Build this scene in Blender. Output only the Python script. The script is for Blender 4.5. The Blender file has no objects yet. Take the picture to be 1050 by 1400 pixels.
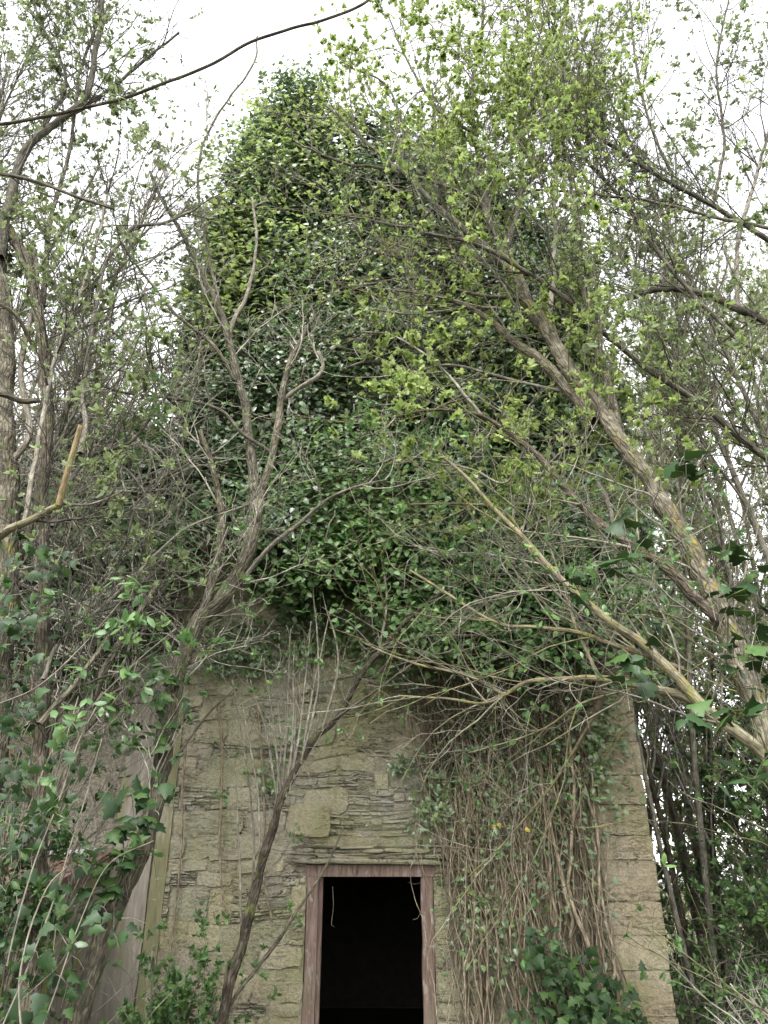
import bpy, math
import numpy as np
from mathutils import Matrix, Vector

S = bpy.context.scene
COL = S.collection
PI = math.pi

# ------------------------------------------------------------------ camera, sky, sun, exposure
TH = math.radians(26.0)          # the camera looks up at the ruin
CAM = np.array([0.0, 0.0, 1.65])
FPX = 1052.0
cam = bpy.data.cameras.new('camera')
cam.sensor_fit = 'VERTICAL'
cam.sensor_height = 24.0
cam.lens = 24.0 * FPX / 1400.0
cam.clip_start = 0.05
cam.clip_end = 3000.0
cam_o = bpy.data.objects.new('camera', cam)
COL.objects.link(cam_o)
cam_o.location = CAM
cam_o.rotation_euler = (PI / 2 + TH, 0, 0)
S.camera = cam_o

SUN_EL, SUN_AZ = math.radians(58), math.radians(200)     # azimuth clockwise from +Y: behind the camera, a little left
W = bpy.data.worlds.new('World')
S.world = W
W.use_nodes = True
nt = W.node_tree
nt.nodes.clear()
wo = nt.nodes.new('ShaderNodeOutputWorld')
wb = nt.nodes.new('ShaderNodeBackground')
ws = nt.nodes.new('ShaderNodeTexSky')
ws.sky_type = 'NISHITA'
ws.sun_disc = False
ws.sun_elevation = SUN_EL
ws.sun_rotation = SUN_AZ
ws.air_density = 1.0
ws.dust_density = 1.5
ws.ozone_density = 1.0
wh = nt.nodes.new('ShaderNodeHueSaturation')
wh.inputs['Saturation'].default_value = 0.08
nt.links.new(ws.outputs[0], wh.inputs['Color'])
nt.links.new(wh.outputs[0], wb.inputs['Color'])
wb.inputs['Strength'].default_value = 0.15
nt.links.new(wb.outputs[0], wo.inputs['Surface'])

sun = bpy.data.lights.new('sun', 'SUN')
sun.energy = 1.5
sun.angle = math.radians(35)
sun.color = (1.0, 0.985, 0.96)
sun_o = bpy.data.objects.new('sun', sun)
COL.objects.link(sun_o)
sd = Vector((math.sin(SUN_AZ) * math.cos(SUN_EL), math.cos(SUN_AZ) * math.cos(SUN_EL), math.sin(SUN_EL)))
sun_o.rotation_euler = sd.to_track_quat('Z', 'Y').to_euler()

S.view_settings.view_transform = 'Standard'
S.view_settings.look = 'None'
S.view_settings.gamma = 1.0
S.view_settings.use_curve_mapping = False
S.view_settings.exposure = 2.5
S.render.engine = 'CYCLES'
S.cycles.max_bounces = 7
S.cycles.diffuse_bounces = 4
S.cycles.transmission_bounces = 5
S.cycles.transparent_max_bounces = 8

# ------------------------------------------------------------------ geometry helpers
CT, ST = math.cos(TH), math.sin(TH)


def at(px, py, Y):
    """World point seen at photo pixel (px, py) at ground distance Y, and its depth along the axis."""
    u, v = (px - 525.0) / FPX, (700.0 - py) / FPX
    d = np.array([u, CT - v * ST, ST + v * CT])
    t = Y / d[1]
    return CAM + d * t, t


def proj(P):
    Q = P - CAM
    f = Q[..., 1] * CT + Q[..., 2] * ST
    up = -Q[..., 1] * ST + Q[..., 2] * CT
    f = np.maximum(f, 1e-3)
    return 525 + FPX * Q[..., 0] / f, 700 - FPX * up / f


def vnoise(p, seed=0):
    p = np.asarray(p, float)
    i = np.floor(p).astype(np.int64)
    f = p - i
    f = f * f * (3 - 2 * f)
    out = np.zeros(p.shape[:-1])
    for dx in (0, 1):
        for dy in (0, 1):
            for dz in (0, 1):
                h = ((i[..., 0] + dx) * 374761393 + (i[..., 1] + dy) * 668265263 + (i[..., 2] + dz) * 2147483647 + seed * 144665) & 0xFFFFFFFF
                h = ((h ^ (h >> 13)) * 1274126177) & 0xFFFFFFFF
                h = h ^ (h >> 16)
                w = (f[..., 0] if dx else 1 - f[..., 0]) * (f[..., 1] if dy else 1 - f[..., 1]) * (f[..., 2] if dz else 1 - f[..., 2])
                out += w * ((h & 0xFFFF) / 32767.5 - 1)
    return out


def fbm(p, seed=0, o=3):
    p = np.asarray(p, float)
    return sum(vnoise(p * 2 ** k, seed + k) / 2 ** k for k in range(o)) / 1.6


def nrm(v):
    return v / np.maximum(np.linalg.norm(v, axis=-1, keepdims=True), 1e-9)


class MB:
    """Collects vertices, faces and two point attributes: var (0..1) and bark (vector)."""

    def __init__(s):
        s.V, s.A, s.B, s.F4, s.F3, s.n = [], [], [], [], [], 0

    def add(s, V, quads=None, tris=None, var=0.5, bark=None):
        V = np.asarray(V, float).reshape(-1, 3)
        s.V.append(V)
        s.A.append(np.broadcast_to(np.asarray(var, float), (len(V),)))
        s.B.append(V if bark is None else np.asarray(bark, float).reshape(-1, 3))
        if quads is not None and len(quads):
            s.F4.append(np.asarray(quads, np.int64).reshape(-1, 4) + s.n)
        if tris is not None and len(tris):
            s.F3.append(np.asarray(tris, np.int64).reshape(-1, 3) + s.n)
        s.n += len(V)

    def box(s, a, b, var=0.5):
        x0, y0, z0 = a
        x1, y1, z1 = b
        s.add([(x0, y0, z0), (x1, y0, z0), (x1, y1, z0), (x0, y1, z0), (x0, y0, z1), (x1, y0, z1), (x1, y1, z1), (x0, y1, z1)],
              [(0, 3, 2, 1), (4, 5, 6, 7), (0, 1, 5, 4), (1, 2, 6, 5), (2, 3, 7, 6), (3, 0, 4, 7)], var=var)

    def prism(s, pts, vec, var=0.5):
        pts = np.asarray(pts, float)
        n = len(pts)
        V = np.concatenate([pts, pts + np.asarray(vec, float)])
        q = [(i, (i + 1) % n, n + (i + 1) % n, n + i) for i in range(n)]
        t = [(0, i + 1, i) for i in range(1, n - 1)] + [(n, n + i, n + i + 1) for i in range(1, n - 1)]
        s.add(V, q, t, var=var)

    def tubes(s, P, R, sides=5, var=None, rough=0.0, seed=0):
        P = np.asarray(P, float)
        R = np.asarray(R, float)
        N, K, _ = P.shape
        P = np.concatenate([P, P[:, -1:] + (P[:, -1:] - P[:, -2:-1]) * 0.02], 1)
        R = np.concatenate([R, np.zeros((N, 1))], 1)
        K += 1
        T = nrm(np.gradient(P, axis=1))
        ref = nrm(np.cross(nrm(P[:, -1] - P[:, 0] + 1e-6), np.array([0.31, 0.17, 0.93])))[:, None, :]
        U = nrm(ref - (ref * T).sum(-1, keepdims=True) * T)
        Vv = np.cross(T, U)
        a = np.arange(sides) * 2 * PI / sides
        ca, sa = np.cos(a), np.sin(a)
        L = np.concatenate([np.zeros((N, 1)), np.cumsum(np.linalg.norm(np.diff(P, axis=1), axis=-1), 1)], 1)
        rb = R[:, :1, None] * np.ones((1, K, sides))
        bark = np.stack([rb * ca, rb * sa, np.broadcast_to(L[:, :, None], rb.shape)], -1)
        bark = bark + (np.arange(N) * 7.31)[:, None, None, None]
        rr = R[:, :, None] * np.ones(sides)
        if rough > 0:
            q = bark * np.array([1, 1, 0.25]) / max(R.max() * 0.30, 0.004)
            ridge = 1 - np.abs(vnoise(q, seed)) * 2
            rr = rr * (1 + rough * (ridge * 0.6 + 0.5 * vnoise(bark * 6, seed + 5)))
        V = P[:, :, None] + rr[..., None] * (U[:, :, None] * ca[:, None] + Vv[:, :, None] * sa[:, None])
        k = np.arange(K - 1)[:, None] * sides
        j = np.arange(sides)[None]
        q = np.stack([k + j, k + (j + 1) % sides, k + sides + (j + 1) % sides, k + sides + j], -1).reshape(-1, 4)
        q = (q[None] + (np.arange(N) * K * sides)[:, None, None]).reshape(-1, 4)
        if var is None:
            var = np.random.RandomState(seed + N).rand(N)
        var = np.repeat(np.broadcast_to(np.asarray(var, float), (N,)), K * sides)
        s.add(V, q, None, var, bark)

    def leaves(s, tpl, pos, axis, normal, size, var):
        TV, TF = tpl
        axis = nrm(axis)
        b = nrm(np.cross(normal, axis))
        n = np.cross(axis, b)
        M = np.stack([axis, b, n], 1)
        V = pos[:, None] + np.einsum('mk,nkj->nmj', TV, M) * size[:, None, None]
        N, m = len(pos), len(TV)
        off = (np.arange(N) * m)[:, None, None]
        q = [f for f in TF if len(f) == 4]
        t = [f for f in TF if len(f) == 3]
        q = (np.array(q)[None] + off).reshape(-1, 4) if q else None
        t = (np.array(t)[None] + off).reshape(-1, 3) if t else None
        s.add(V, q, t, np.repeat(var, m))

    def mesh(s, name, mat, origin=(0, 0, 0), smooth=True):
        me = bpy.data.meshes.new(name)
        V = np.concatenate(s.V) - np.asarray(origin)
        nv = len(V)
        q = np.concatenate(s.F4) if s.F4 else np.zeros((0, 4), np.int64)
        t = np.concatenate(s.F3) if s.F3 else np.zeros((0, 3), np.int64)
        loops = np.concatenate([q.ravel(), t.ravel()]).astype(np.int32)
        tot = np.concatenate([np.full(len(q), 4), np.full(len(t), 3)]).astype(np.int32)
        start = np.concatenate([[0], np.cumsum(tot)[:-1]]).astype(np.int32)
        me.vertices.add(nv)
        me.vertices.foreach_set('co', V.astype(np.float32).ravel())
        me.loops.add(len(loops))
        me.loops.foreach_set('vertex_index', loops)
        me.polygons.add(len(tot))
        me.polygons.foreach_set('loop_start', start)
        me.polygons.foreach_set('loop_total', tot)
        me.polygons.foreach_set('use_smooth', np.full(len(tot), smooth))
        a = me.attributes.new('var', 'FLOAT', 'POINT')
        a.data.foreach_set('value', np.concatenate(s.A).astype(np.float32))
        b = me.attributes.new('bark', 'FLOAT_VECTOR', 'POINT')
        b.data.foreach_set('vector', np.concatenate(s.B).astype(np.float32).ravel())
        me.update(calc_edges=True)
        if mat:
            me.materials.append(mat)
        return me


ORG = {}


def thing(name, label, cat, loc=(0, 0, 0), group=None):
    o = bpy.data.objects.new(name, None)
    COL.objects.link(o)
    o.location = loc
    o.empty_display_size = 0.1
    o['label'], o['category'] = label, cat
    if group:
        o['group'] = group
    ORG[o] = np.array(loc, float)
    return o


def obj(name, mb, mat, parent=None, kind=None, label=None, cat=None, group=None, smooth=True):
    org = ORG.get(parent, np.zeros(3))
    o = bpy.data.objects.new(name, mb.mesh(name, mat, org, smooth))
    COL.objects.link(o)
    if parent is not None:
        o.parent = parent
        ORG[o] = org
    for k, v in (('kind', kind), ('label', label), ('category', cat), ('group', group)):
        if v:
            o[k] = v
    return o


def single_leaves(name, mesh, parent, pos, axis, normal, size):
    """One object per leaf, all sharing one mesh."""
    axis = nrm(axis)
    b = nrm(np.cross(normal, axis))
    n = np.cross(axis, b)
    org = ORG[parent]
    for i in range(len(pos)):
        o = bpy.data.objects.new(name, mesh[i % len(mesh)])
        m = Matrix.Identity(4)
        for r in range(3):
            m[r][0], m[r][1], m[r][2], m[r][3] = axis[i, r] * size[i], b[i, r] * size[i], n[i, r] * size[i], pos[i, r] - org[r]
        COL.objects.link(o)
        o.parent = parent
        o.matrix_basis = m


def catmull(P, n):
    P = np.asarray(P, float)
    if len(P) == 2:
        t = np.linspace(0, 1, n)[:, None]
        return P[0] * (1 - t) + P[1] * t
    Q = np.concatenate([[2 * P[0] - P[1]], P, [2 * P[-1] - P[-2]]])
    d = np.concatenate([[0], np.cumsum(np.linalg.norm(np.diff(P[:, :3], axis=0), axis=1))])
    x = np.linspace(0, d[-1], n)
    i = np.clip(np.searchsorted(d, x, side='right') - 1, 0, len(P) - 2)
    t = ((x - d[i]) / np.maximum(d[i + 1] - d[i], 1e-9))[:, None]
    a, b, c, e = Q[i], Q[i + 1], Q[i + 2], Q[i + 3]
    return 0.5 * (2 * b + (c - a) * t + (2 * a - 5 * b + 4 * c - e) * t ** 2 + (3 * b - a - 3 * c + e) * t ** 3)


def limb(px, Y, w, ds=None, jit=0.35, seed=1):
    """A limb traced through photo pixels: ground distance Y and pixel width w run from first to last point."""
    px = np.asarray(px, float)
    d = np.concatenate([[0], np.cumsum(np.linalg.norm(np.diff(px, axis=0), axis=1))])
    d /= d[-1]
    Ys = np.interp(d, np.linspace(0, 1, len(Y)), Y)
    ws = np.interp(d, np.linspace(0, 1, len(w)), w)
    pts = []
    for (x, y), Yi, wi in zip(px, Ys, ws):
        p, t = at(x, y, Yi)
        pts.append([*p, 0.37 * wi * t / FPX])
    pts = np.array(pts)
    ln = np.linalg.norm(np.diff(pts[:, :3], axis=0), axis=1).sum()
    r = pts[:, 3].max()
    ds = ds or min(max(r * 0.8, 0.03), 0.08)
    n = max(4, int(ln / ds))
    Q = catmull(pts, n)
    P, R = Q[:, :3], np.maximum(Q[:, 3], 0.001)
    q = P * 5 + seed * 3.7
    off = np.stack([vnoise(q, 1), vnoise(q, 2), vnoise(q, 3)], -1)
    return P + off * (R * jit + 0.004)[:, None], R


def add_limb(mb, PR, rough=0.18, seed=0, var=None):
    P, R = PR
    m = R.max()
    sides = 22 if m > 0.07 else 14 if m > 0.03 else 9 if m > 0.012 else 6
    mb.tubes(P[None], R[None], sides, var=var, rough=rough if m > 0.012 else rough * 0.5, seed=seed)


def resample(PR, K):
    P, R = PR
    d = np.concatenate([[0], np.cumsum(np.linalg.norm(np.diff(P, axis=0), axis=1))])
    x = np.linspace(0, d[-1], K)
    return np.stack([np.interp(x, d, P[:, k]) for k in range(3)], -1), np.interp(x, d, R)


CLEAR = [  # the gap of open sky and the doorway stay free of near twigs
    (432, 585, 1165, 1420), (310, 425, -60, 95)]


def keep_clear(P):
    x, y = proj(P)
    bad = np.zeros(P.shape[0], bool)
    for x0, x1, y0, y1 in CLEAR:
        bad |= ((x > x0) & (x < x1) & (y > y0) & (y < y1)).any(-1)
    return ~bad


def grow(P, R, n, L, ang, trop=(0, 0, 0.3), K=7, rmax=0.012, rmin=0.0015, rs=0.6, tmin=0.15, wander=0.35, rng=None, keep=True, tpow=1.0):
    """n children sprouting from the polylines P (N,K,3) with radii R."""
    N, KP, _ = P.shape
    ln = np.linalg.norm(np.diff(P, axis=1), axis=-1).sum(1)
    idx = rng.choice(N, n, p=ln / ln.sum())
    t = tmin + (1 - tmin) * rng.rand(n) ** tpow
    f = t * (KP - 1)
    i = np.minimum(f.astype(int), KP - 2)
    fr = (f - i)[:, None]
    p0 = P[idx, i] * (1 - fr) + P[idx, i + 1] * fr
    r0 = R[idx, i] * (1 - fr[:, 0]) + R[idx, i + 1] * fr[:, 0]
    tan = nrm(P[idx, i + 1] - P[idx, i])
    perp = rng.randn(n, 3)
    perp = nrm(perp - (perp * tan).sum(-1, keepdims=True) * tan)
    a = np.radians(rng.uniform(ang[0], ang[1], n))[:, None]
    d = nrm(np.cos(a) * tan + np.sin(a) * perp + np.asarray(trop) * 0.6)
    le = rng.uniform(L[0], L[1], n) * (1.1 - 0.55 * t)
    out = [p0]
    dd = d
    bend = rng.randn(n, 3) * wander * 0.5
    for k in range(K - 1):
        dd = nrm(dd + (rng.randn(n, 3) * wander + bend) / math.sqrt(K) + np.asarray(trop) * 0.25)
        out.append(out[-1] + dd * (le / (K - 1))[:, None])
    C = np.stack(out, 1)
    rb = np.clip(np.minimum(r0 * rs, rmax * (0.45 + 0.55 * rng.rand(n))), rmin, None)
    RR = rb[:, None] * np.linspace(1, 0.4, K)[None]
    RR = np.maximum(RR, rmin * 0.7)
    if keep:
        m = keep_clear(C)
        C, RR = C[m], RR[m]
    return C, RR


def pts_on(P, n, rng, tmin=0.2, tpow=0.7):
    N, K, _ = P.shape
    wgt = np.exp(2.2 * vnoise(P[:, -1] * 1.2, 91) + 1.2 * vnoise(P[:, -1] * 3.1, 92))
    idx = rng.choice(N, n, p=wgt / wgt.sum())
    t = tmin + (1 - tmin) * rng.rand(n) ** tpow
    f = t * (K - 1)
    i = np.minimum(f.astype(int), K - 2)
    fr = (f - i)[:, None]
    return P[idx, i] * (1 - fr) + P[idx, i + 1] * fr, nrm(P[idx, i + 1] - P[idx, i])


def rosettes(mb, tpl, P, n, m, size, rng, tmin=0.3, spread=0.9, up=0.6, bend=0.0, keep=True):
    """n tufts of m leaves along the twigs P."""
    p, d = pts_on(P, n, rng, tmin)
    if keep:
        k = keep_clear(p[:, None])
        p, d = p[k], d[k]
    n = len(p)
    p = np.repeat(p, m, 0)
    d = np.repeat(d, m, 0)
    ax = nrm(d + rng.randn(n * m, 3) * spread + np.array([0, 0, bend]))
    nor = nrm(rng.randn(n * m, 3) * 0.6 + np.array([0, 0, up]) + 1e-3)
    s = rng.uniform(size[0], size[1], n * m) * np.repeat(rng.uniform(0.5, 1.35, n), m)
    v = np.clip(np.repeat(rng.rand(n), m) * 0.6 + rng.rand(n * m) * 0.4, 0, 1)
    mb.leaves(tpl, p + ax * (s * 0.08)[:, None], ax, nor, s, v)


# leaf outlines (x along the leaf, unit length)
def lobed(pts, drop=0.10):
    V = [(0.0, 0, 0), (0.42, 0, 0.03)]
    up = [(x, y, -drop * abs(y) * 1.6 - 0.25 * drop * x * x) for x, y in pts]
    dn = [(x, -y, z) for x, y, z in up if y > 1e-6][::-1]
    V += up + dn
    n = len(V)
    ring = [0] + list(range(2, n))
    F = [(1, ring[i], ring[(i + 1) % len(ring)]) for i in range(len(ring))]
    return np.array(V, float), F


IVY5 = lobed([(-0.06, 0.26), (0.12, 0.46), (0.34, 0.27), (0.52, 0.36), (0.62, 0.17), (1.0, 0.0)], 0.2)
MAPLE = lobed([(-0.05, 0.20), (-0.02, 0.44), (0.22, 0.34), (0.42, 0.56), (0.56, 0.24), (0.78, 0.22), (1.0, 0.0)], 0.16)
OVAL = (np.array([(0, 0, 0), (0.35, 0.24, -0.03), (0.75, 0.18, -0.05), (1, 0, -0.10), (0.75, -0.18, -0.05), (0.35, -0.24, -0.03), (0.35, 0, 0.02), (0.75, 0, -0.01)], float),
        [(0, 6, 1), (0, 5, 6), (6, 7, 2, 1), (6, 5, 4, 7), (7, 3, 2), (7, 4, 3)])
WILLOW = (np.array([(0, 0, 0), (0.4, 0.16, -0.02), (1, 0, -0.09), (0.4, -0.16, -0.02)], float), [(0, 2, 1), (0, 3, 2)])
HEART = (np.array([(0, 0, 0), (0.1, 0.36, -0.05), (0.55, 0.3, -0.06), (1, 0, -0.1), (0.55, -0.3, -0.06), (0.1, -0.36, -0.05), (0.5, 0, 0.02)], float),
         [(0, 6, 1), (6, 2, 1), (6, 3, 2), (6, 4, 3), (6, 5, 4), (0, 5, 6)])


# ------------------------------------------------------------------ materials
class NT:
    def __init__(s, name):
        s.m = bpy.data.materials.new(name)
        s.m.use_nodes = True
        s.t = s.m.node_tree
        s.t.nodes.clear()
        s.out = s.t.nodes.new('ShaderNodeOutputMaterial')

    def n(s, typ, **kw):
        nd = s.t.nodes.new(typ)
        for k, v in kw.items():
            if k.startswith('i_'):
                nd.inputs[k[2:].replace('_', ' ')].default_value = v
            else:
                setattr(nd, k, v)
        return nd

    def l(s, a, b):
        s.t.links.new(a, b)

    def attr(s, name):
        return s.n('ShaderNodeAttribute', attribute_name=name)

    def noise(s, vec, scale, detail=4, rough=0.6, dist=0.0):
        nd = s.n('ShaderNodeTexNoise')
        nd.inputs['Scale'].default_value = scale
        nd.inputs['Detail'].default_value = detail
        nd.inputs['Roughness'].default_value = rough
        nd.inputs['Distortion'].default_value = dist
        s.l(vec, nd.inputs['Vector'])
        return nd.outputs['Fac']

    def mapping(s, vec, scale):
        nd = s.n('ShaderNodeMapping')
        nd.inputs['Scale'].default_value = scale
        s.l(vec, nd.inputs['Vector'])
        return nd.outputs[0]

    def ramp(s, fac, stops):
        nd = s.n('ShaderNodeValToRGB')
        e = nd.color_ramp.elements
        while len(e) < len(stops):
            e.new(0.5)
        for el, (p, c) in zip(e, stops):
            el.position = p
            el.color = (*c, 1) if len(c) == 3 else c
        s.l(fac, nd.inputs[0])
        return nd.outputs[0]

    def step(s, fac, a, b):
        nd = s.n('ShaderNodeMapRange', clamp=True)
        nd.inputs['From Min'].default_value = a
        nd.inputs['From Max'].default_value = b
        s.l(fac, nd.inputs['Value'])
        return nd.outputs[0]

    def math(s, op, a, b):
        nd = s.n('ShaderNodeMath', operation=op)
        for k, v in ((0, a), (1, b)):
            if isinstance(v, (int, float)):
                nd.inputs[k].default_value = v
            else:
                s.l(v, nd.inputs[k])
        return nd.outputs[0]

    def mix(s, fac, a, b, mode='MIX'):
        nd = s.n('ShaderNodeMix', data_type='RGBA', blend_type=mode)
        for k, v in ((0, fac), (6, a), (7, b)):
            if isinstance(v, (int, float)):
                nd.inputs[k].default_value = v
            elif isinstance(v, tuple):
                nd.inputs[k].default_value = (*v, 1)
            else:
                s.l(v, nd.inputs[k])
        return nd.outputs[2]

    def bump(s, h, strength, dist, nrm_in=None):
        nd = s.n('ShaderNodeBump')
        nd.inputs['Strength'].default_value = strength
        nd.inputs['Distance'].default_value = dist
        s.l(h, nd.inputs['Height'])
        if nrm_in is not None:
            s.l(nrm_in, nd.inputs['Normal'])
        return nd.outputs[0]

    def pbsdf(s, col, rough=0.8, normal=None, spec=0.3):
        nd = s.n('ShaderNodeBsdfPrincipled')
        if isinstance(col, tuple):
            nd.inputs['Base Color'].default_value = (*col, 1)
        else:
            s.l(col, nd.inputs['Base Color'])
        nd.inputs['Roughness'].default_value = rough
        nd.inputs['Specular IOR Level'].default_value = spec
        if normal is not None:
            s.l(normal, nd.inputs['Normal'])
        return nd.outputs[0]

    def done(s, sh):
        s.l(sh, s.out.inputs['Surface'])
        return s.m

    def geo(s):
        return s.n('ShaderNodeNewGeometry').outputs['Position']


def leaf_mat(name, stops, trans=0.35, tcol=None, rough=0.4, spec=0.5):
    k = NT(name)
    v = k.attr('var').outputs['Fac']
    c = k.ramp(v, stops)
    big = k.noise(k.geo(), 1.3, 2)
    c = k.mix(0.5, c, k.ramp(big, [(0.3, (0.35, 0.35, 0.35)), (0.7, (1, 1, 1))]), 'MULTIPLY') if False else c
    p = k.pbsdf(c, rough, None, spec)
    tr = k.n('ShaderNodeBsdfTranslucent')
    if tcol:
        tr.inputs['Color'].default_value = (*tcol, 1)
    else:
        k.l(c, tr.inputs['Color'])
    mx = k.n('ShaderNodeMixShader')
    mx.inputs[0].default_value = trans
    k.l(p, mx.inputs[1])
    k.l(tr.outputs[0], mx.inputs[2])
    return k.done(mx.outputs[0])


def bark_mat(name, cols, lichen=None, lamt=0.55, moss=None, mamt=0.6, bump=0.02, scale=1.0, vary=0.45):
    k = NT(name)
    b = k.attr('bark').outputs['Vector']
    st = k.mapping(b, (1, 1, 0.22))
    n1 = k.noise(st, 55 * scale, 5, 0.65)
    n2 = k.noise(b, 9, 3)
    c = k.ramp(k.math('MULTIPLY', k.math('ADD', n1, n2), 0.5), [(0.39, cols[0]), (0.5, cols[1]), (0.61, cols[2])])
    v = k.attr('var').outputs['Fac']
    c = k.mix(vary, c, k.ramp(v, [(0, (0.35, 0.34, 0.33)), (0.5, (1.0, 0.94, 0.85)), (1, (1.3, 1.3, 1.3))]), 'MULTIPLY')
    if moss:
        c = k.mix(k.step(k.noise(b, 6, 4), mamt, mamt + 0.12), c, moss)
    if lichen:
        c = k.mix(k.step(k.noise(b, 11, 6, 0.7), lamt, lamt + 0.07), c, lichen)
    vor = k.n('ShaderNodeTexVoronoi', feature='DISTANCE_TO_EDGE')
    vor.inputs['Scale'].default_value = 45 * scale
    k.l(st, vor.inputs['Vector'])
    h = k.math('ADD', k.math('MULTIPLY', k.step(vor.outputs['Distance'], 0, 0.25), 0.6), n1)
    c = k.mix(k.math('MULTIPLY', k.math('SUBTRACT', 1.0, k.step(vor.outputs['Distance'], 0.0, 0.11)), 0.55), c, cols[0])
    return k.done(k.pbsdf(c, 0.9, k.bump(h, 0.9, bump), 0.2))


def stone_mat(name, cols, algae=(0.17, 0.175, 0.08), aamt=0.5, layered=1.0, rough=0.93, crk=1.0):
    k = NT(name)
    g = k.geo()
    v = k.attr('var').outputs['Fac']
    oi = k.n('ShaderNodeObjectInfo').outputs['Random']
    vv = k.math('FRACT', k.math('ADD', k.math('MULTIPLY', v, 3.3), oi), 0.0)
    c = k.ramp(vv, [(0.0, cols[0]), (0.35, cols[1]), (0.7, cols[2]), (1.0, cols[3])])
    fine = k.noise(g, 38, 6, 0.7)
    lay = k.noise(k.mapping(g, (2.0, 2.0, 9)), 2.2, 7, 0.7, 1.2)
    c = k.mix(0.75, c, k.ramp(fine, [(0.25, (0.45, 0.43, 0.4)), (0.75, (1.4, 1.38, 1.33))]), 'MULTIPLY')
    c = k.mix(0.6 * layered, c, k.ramp(lay, [(0.35, (0.4, 0.38, 0.36)), (0.6, (1.2, 1.2, 1.2))]), 'MULTIPLY')
    # algae, damp streaks and pale lichen: wear with a shape of its own
    al = k.step(k.noise(g, 1.7, 5, 0.65, 0.4), aamt - 0.13, aamt + 0.16)
    br = k.step(k.noise(g, 0.9, 4, 0.6, 0.3), 0.42, 0.62)
    c = k.mix(k.math('MULTIPLY', br, 0.45), c, k.mix(1.0, c, (0.78, 0.66, 0.52), 'MULTIPLY'))
    c = k.mix(k.math('MULTIPLY', al, 0.7), c, algae)
    dk = k.step(k.noise(k.mapping(g, (5.0, 5.0, 0.9)), 1.3, 5, 0.65), 0.56, 0.72)
    c = k.mix(k.math('MULTIPLY', dk, 0.55), c, (0.06, 0.058, 0.042))
    pl = k.step(k.noise(g, 14, 5, 0.7), 0.64, 0.72)
    c = k.mix(k.math('MULTIPLY', pl, 0.5), c, (0.42, 0.42, 0.36))
    cn = k.noise(k.mapping(g, (1.3, 1.3, 5.5)), 3.1, 5, 0.62, 0.8)
    cr = k.math('ABSOLUTE', k.math('SUBTRACT', cn, 0.5), 0.0)
    cm = k.step(k.noise(g, 2.7, 3), 0.48, 0.58)
    crack = k.math('MULTIPLY', k.math('SUBTRACT', 1.0, k.step(cr, 0.004, 0.016)), k.math('MULTIPLY', cm, crk))
    c = k.mix(crack, c, (0.035, 0.031, 0.024))
    pit = k.noise(g, 120, 3, 0.7)
    c = k.mix(0.45, c, k.ramp(pit, [(0.3, (0.55, 0.54, 0.52)), (0.7, (1.3, 1.29, 1.26))]), 'MULTIPLY')
    h = k.math('ADD', k.math('ADD', k.math('MULTIPLY', fine, 0.7), k.math('MULTIPLY', pit, 0.25)), k.math('MULTIPLY', lay, 0.9 * layered))
    h = k.math('SUBTRACT', h, k.math('MULTIPLY', crack, 0.8))
    return k.done(k.pbsdf(c, rough, k.bump(h, 1.0, 0.03), 0.15))


def plain_noise(name, c0, c1, scale, rough=0.9, bump=0.01, stretch=(1, 1, 1), extra=None, spec=0.2):
    k = NT(name)
    g = k.mapping(k.geo(), stretch)
    n = k.noise(g, scale, 6, 0.68)
    c = k.ramp(n, [(0.3, c0), (0.7, c1)])
    if extra:
        sc, th, col = extra
        c = k.mix(k.step(k.noise(g, sc, 5, 0.65, 0.3), th, th + 0.08), c, col)
    v = k.attr('var').outputs['Fac']
    c = k.mix(0.5, c, k.ramp(v, [(0, (0.6, 0.6, 0.6)), (1, (1.3, 1.3, 1.3))]), 'MULTIPLY')
    return k.done(k.pbsdf(c, rough, k.bump(n, 0.8, bump), spec))


M = {}
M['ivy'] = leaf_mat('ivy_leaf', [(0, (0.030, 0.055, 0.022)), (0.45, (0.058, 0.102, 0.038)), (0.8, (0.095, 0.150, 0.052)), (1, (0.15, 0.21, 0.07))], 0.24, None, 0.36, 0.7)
M['ivy_dark'] = leaf_mat('dark_ivy_leaf', [(0, (0.012, 0.027, 0.009)), (0.6, (0.022, 0.048, 0.015)), (1, (0.047, 0.088, 0.022))], 0.12, None, 0.48, 0.2)
M['big_ivy'] = leaf_mat('broad_leaf', [(0, (0.014, 0.038, 0.013)), (0.6, (0.026, 0.066, 0.021)), (1, (0.05, 0.115, 0.028))], 0.22, None, 0.5, 0.25)
M['young'] = leaf_mat('young_leaf', [(0, (0.135, 0.19, 0.052)), (0.5, (0.205, 0.27, 0.078)), (1, (0.30, 0.35, 0.12))], 0.54, None, 0.45, 0.4)
M['fresh'] = leaf_mat('fresh_green_leaf', [(0, (0.05, 0.105, 0.033)), (0.5, (0.08, 0.155, 0.05)), (1, (0.14, 0.225, 0.06))], 0.38, None, 0.45, 0.4)
M['grey_green'] = leaf_mat('grey_green_leaf', [(0, (0.11, 0.14, 0.065)), (0.6, (0.16, 0.20, 0.09)), (1, (0.22, 0.27, 0.10))], 0.48, None, 0.5, 0.35)
M['far_leaf'] = leaf_mat('distant_leaf', [(0, (0.12, 0.15, 0.06)), (0.6, (0.17, 0.21, 0.08)), (1, (0.25, 0.29, 0.10))], 0.46, None, 0.6, 0.3)
M['dark_bush'] = leaf_mat('dark_bush_leaf', [(0, (0.022, 0.045, 0.016)), (0.6, (0.042, 0.082, 0.026)), (1, (0.085, 0.14, 0.04))], 0.2, None, 0.4, 0.5)
M['dead_leaf'] = leaf_mat('dead_leaf', [(0, (0.06, 0.035, 0.018)), (1, (0.16, 0.10, 0.05))], 0.1, None, 0.7, 0.2)
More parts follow.
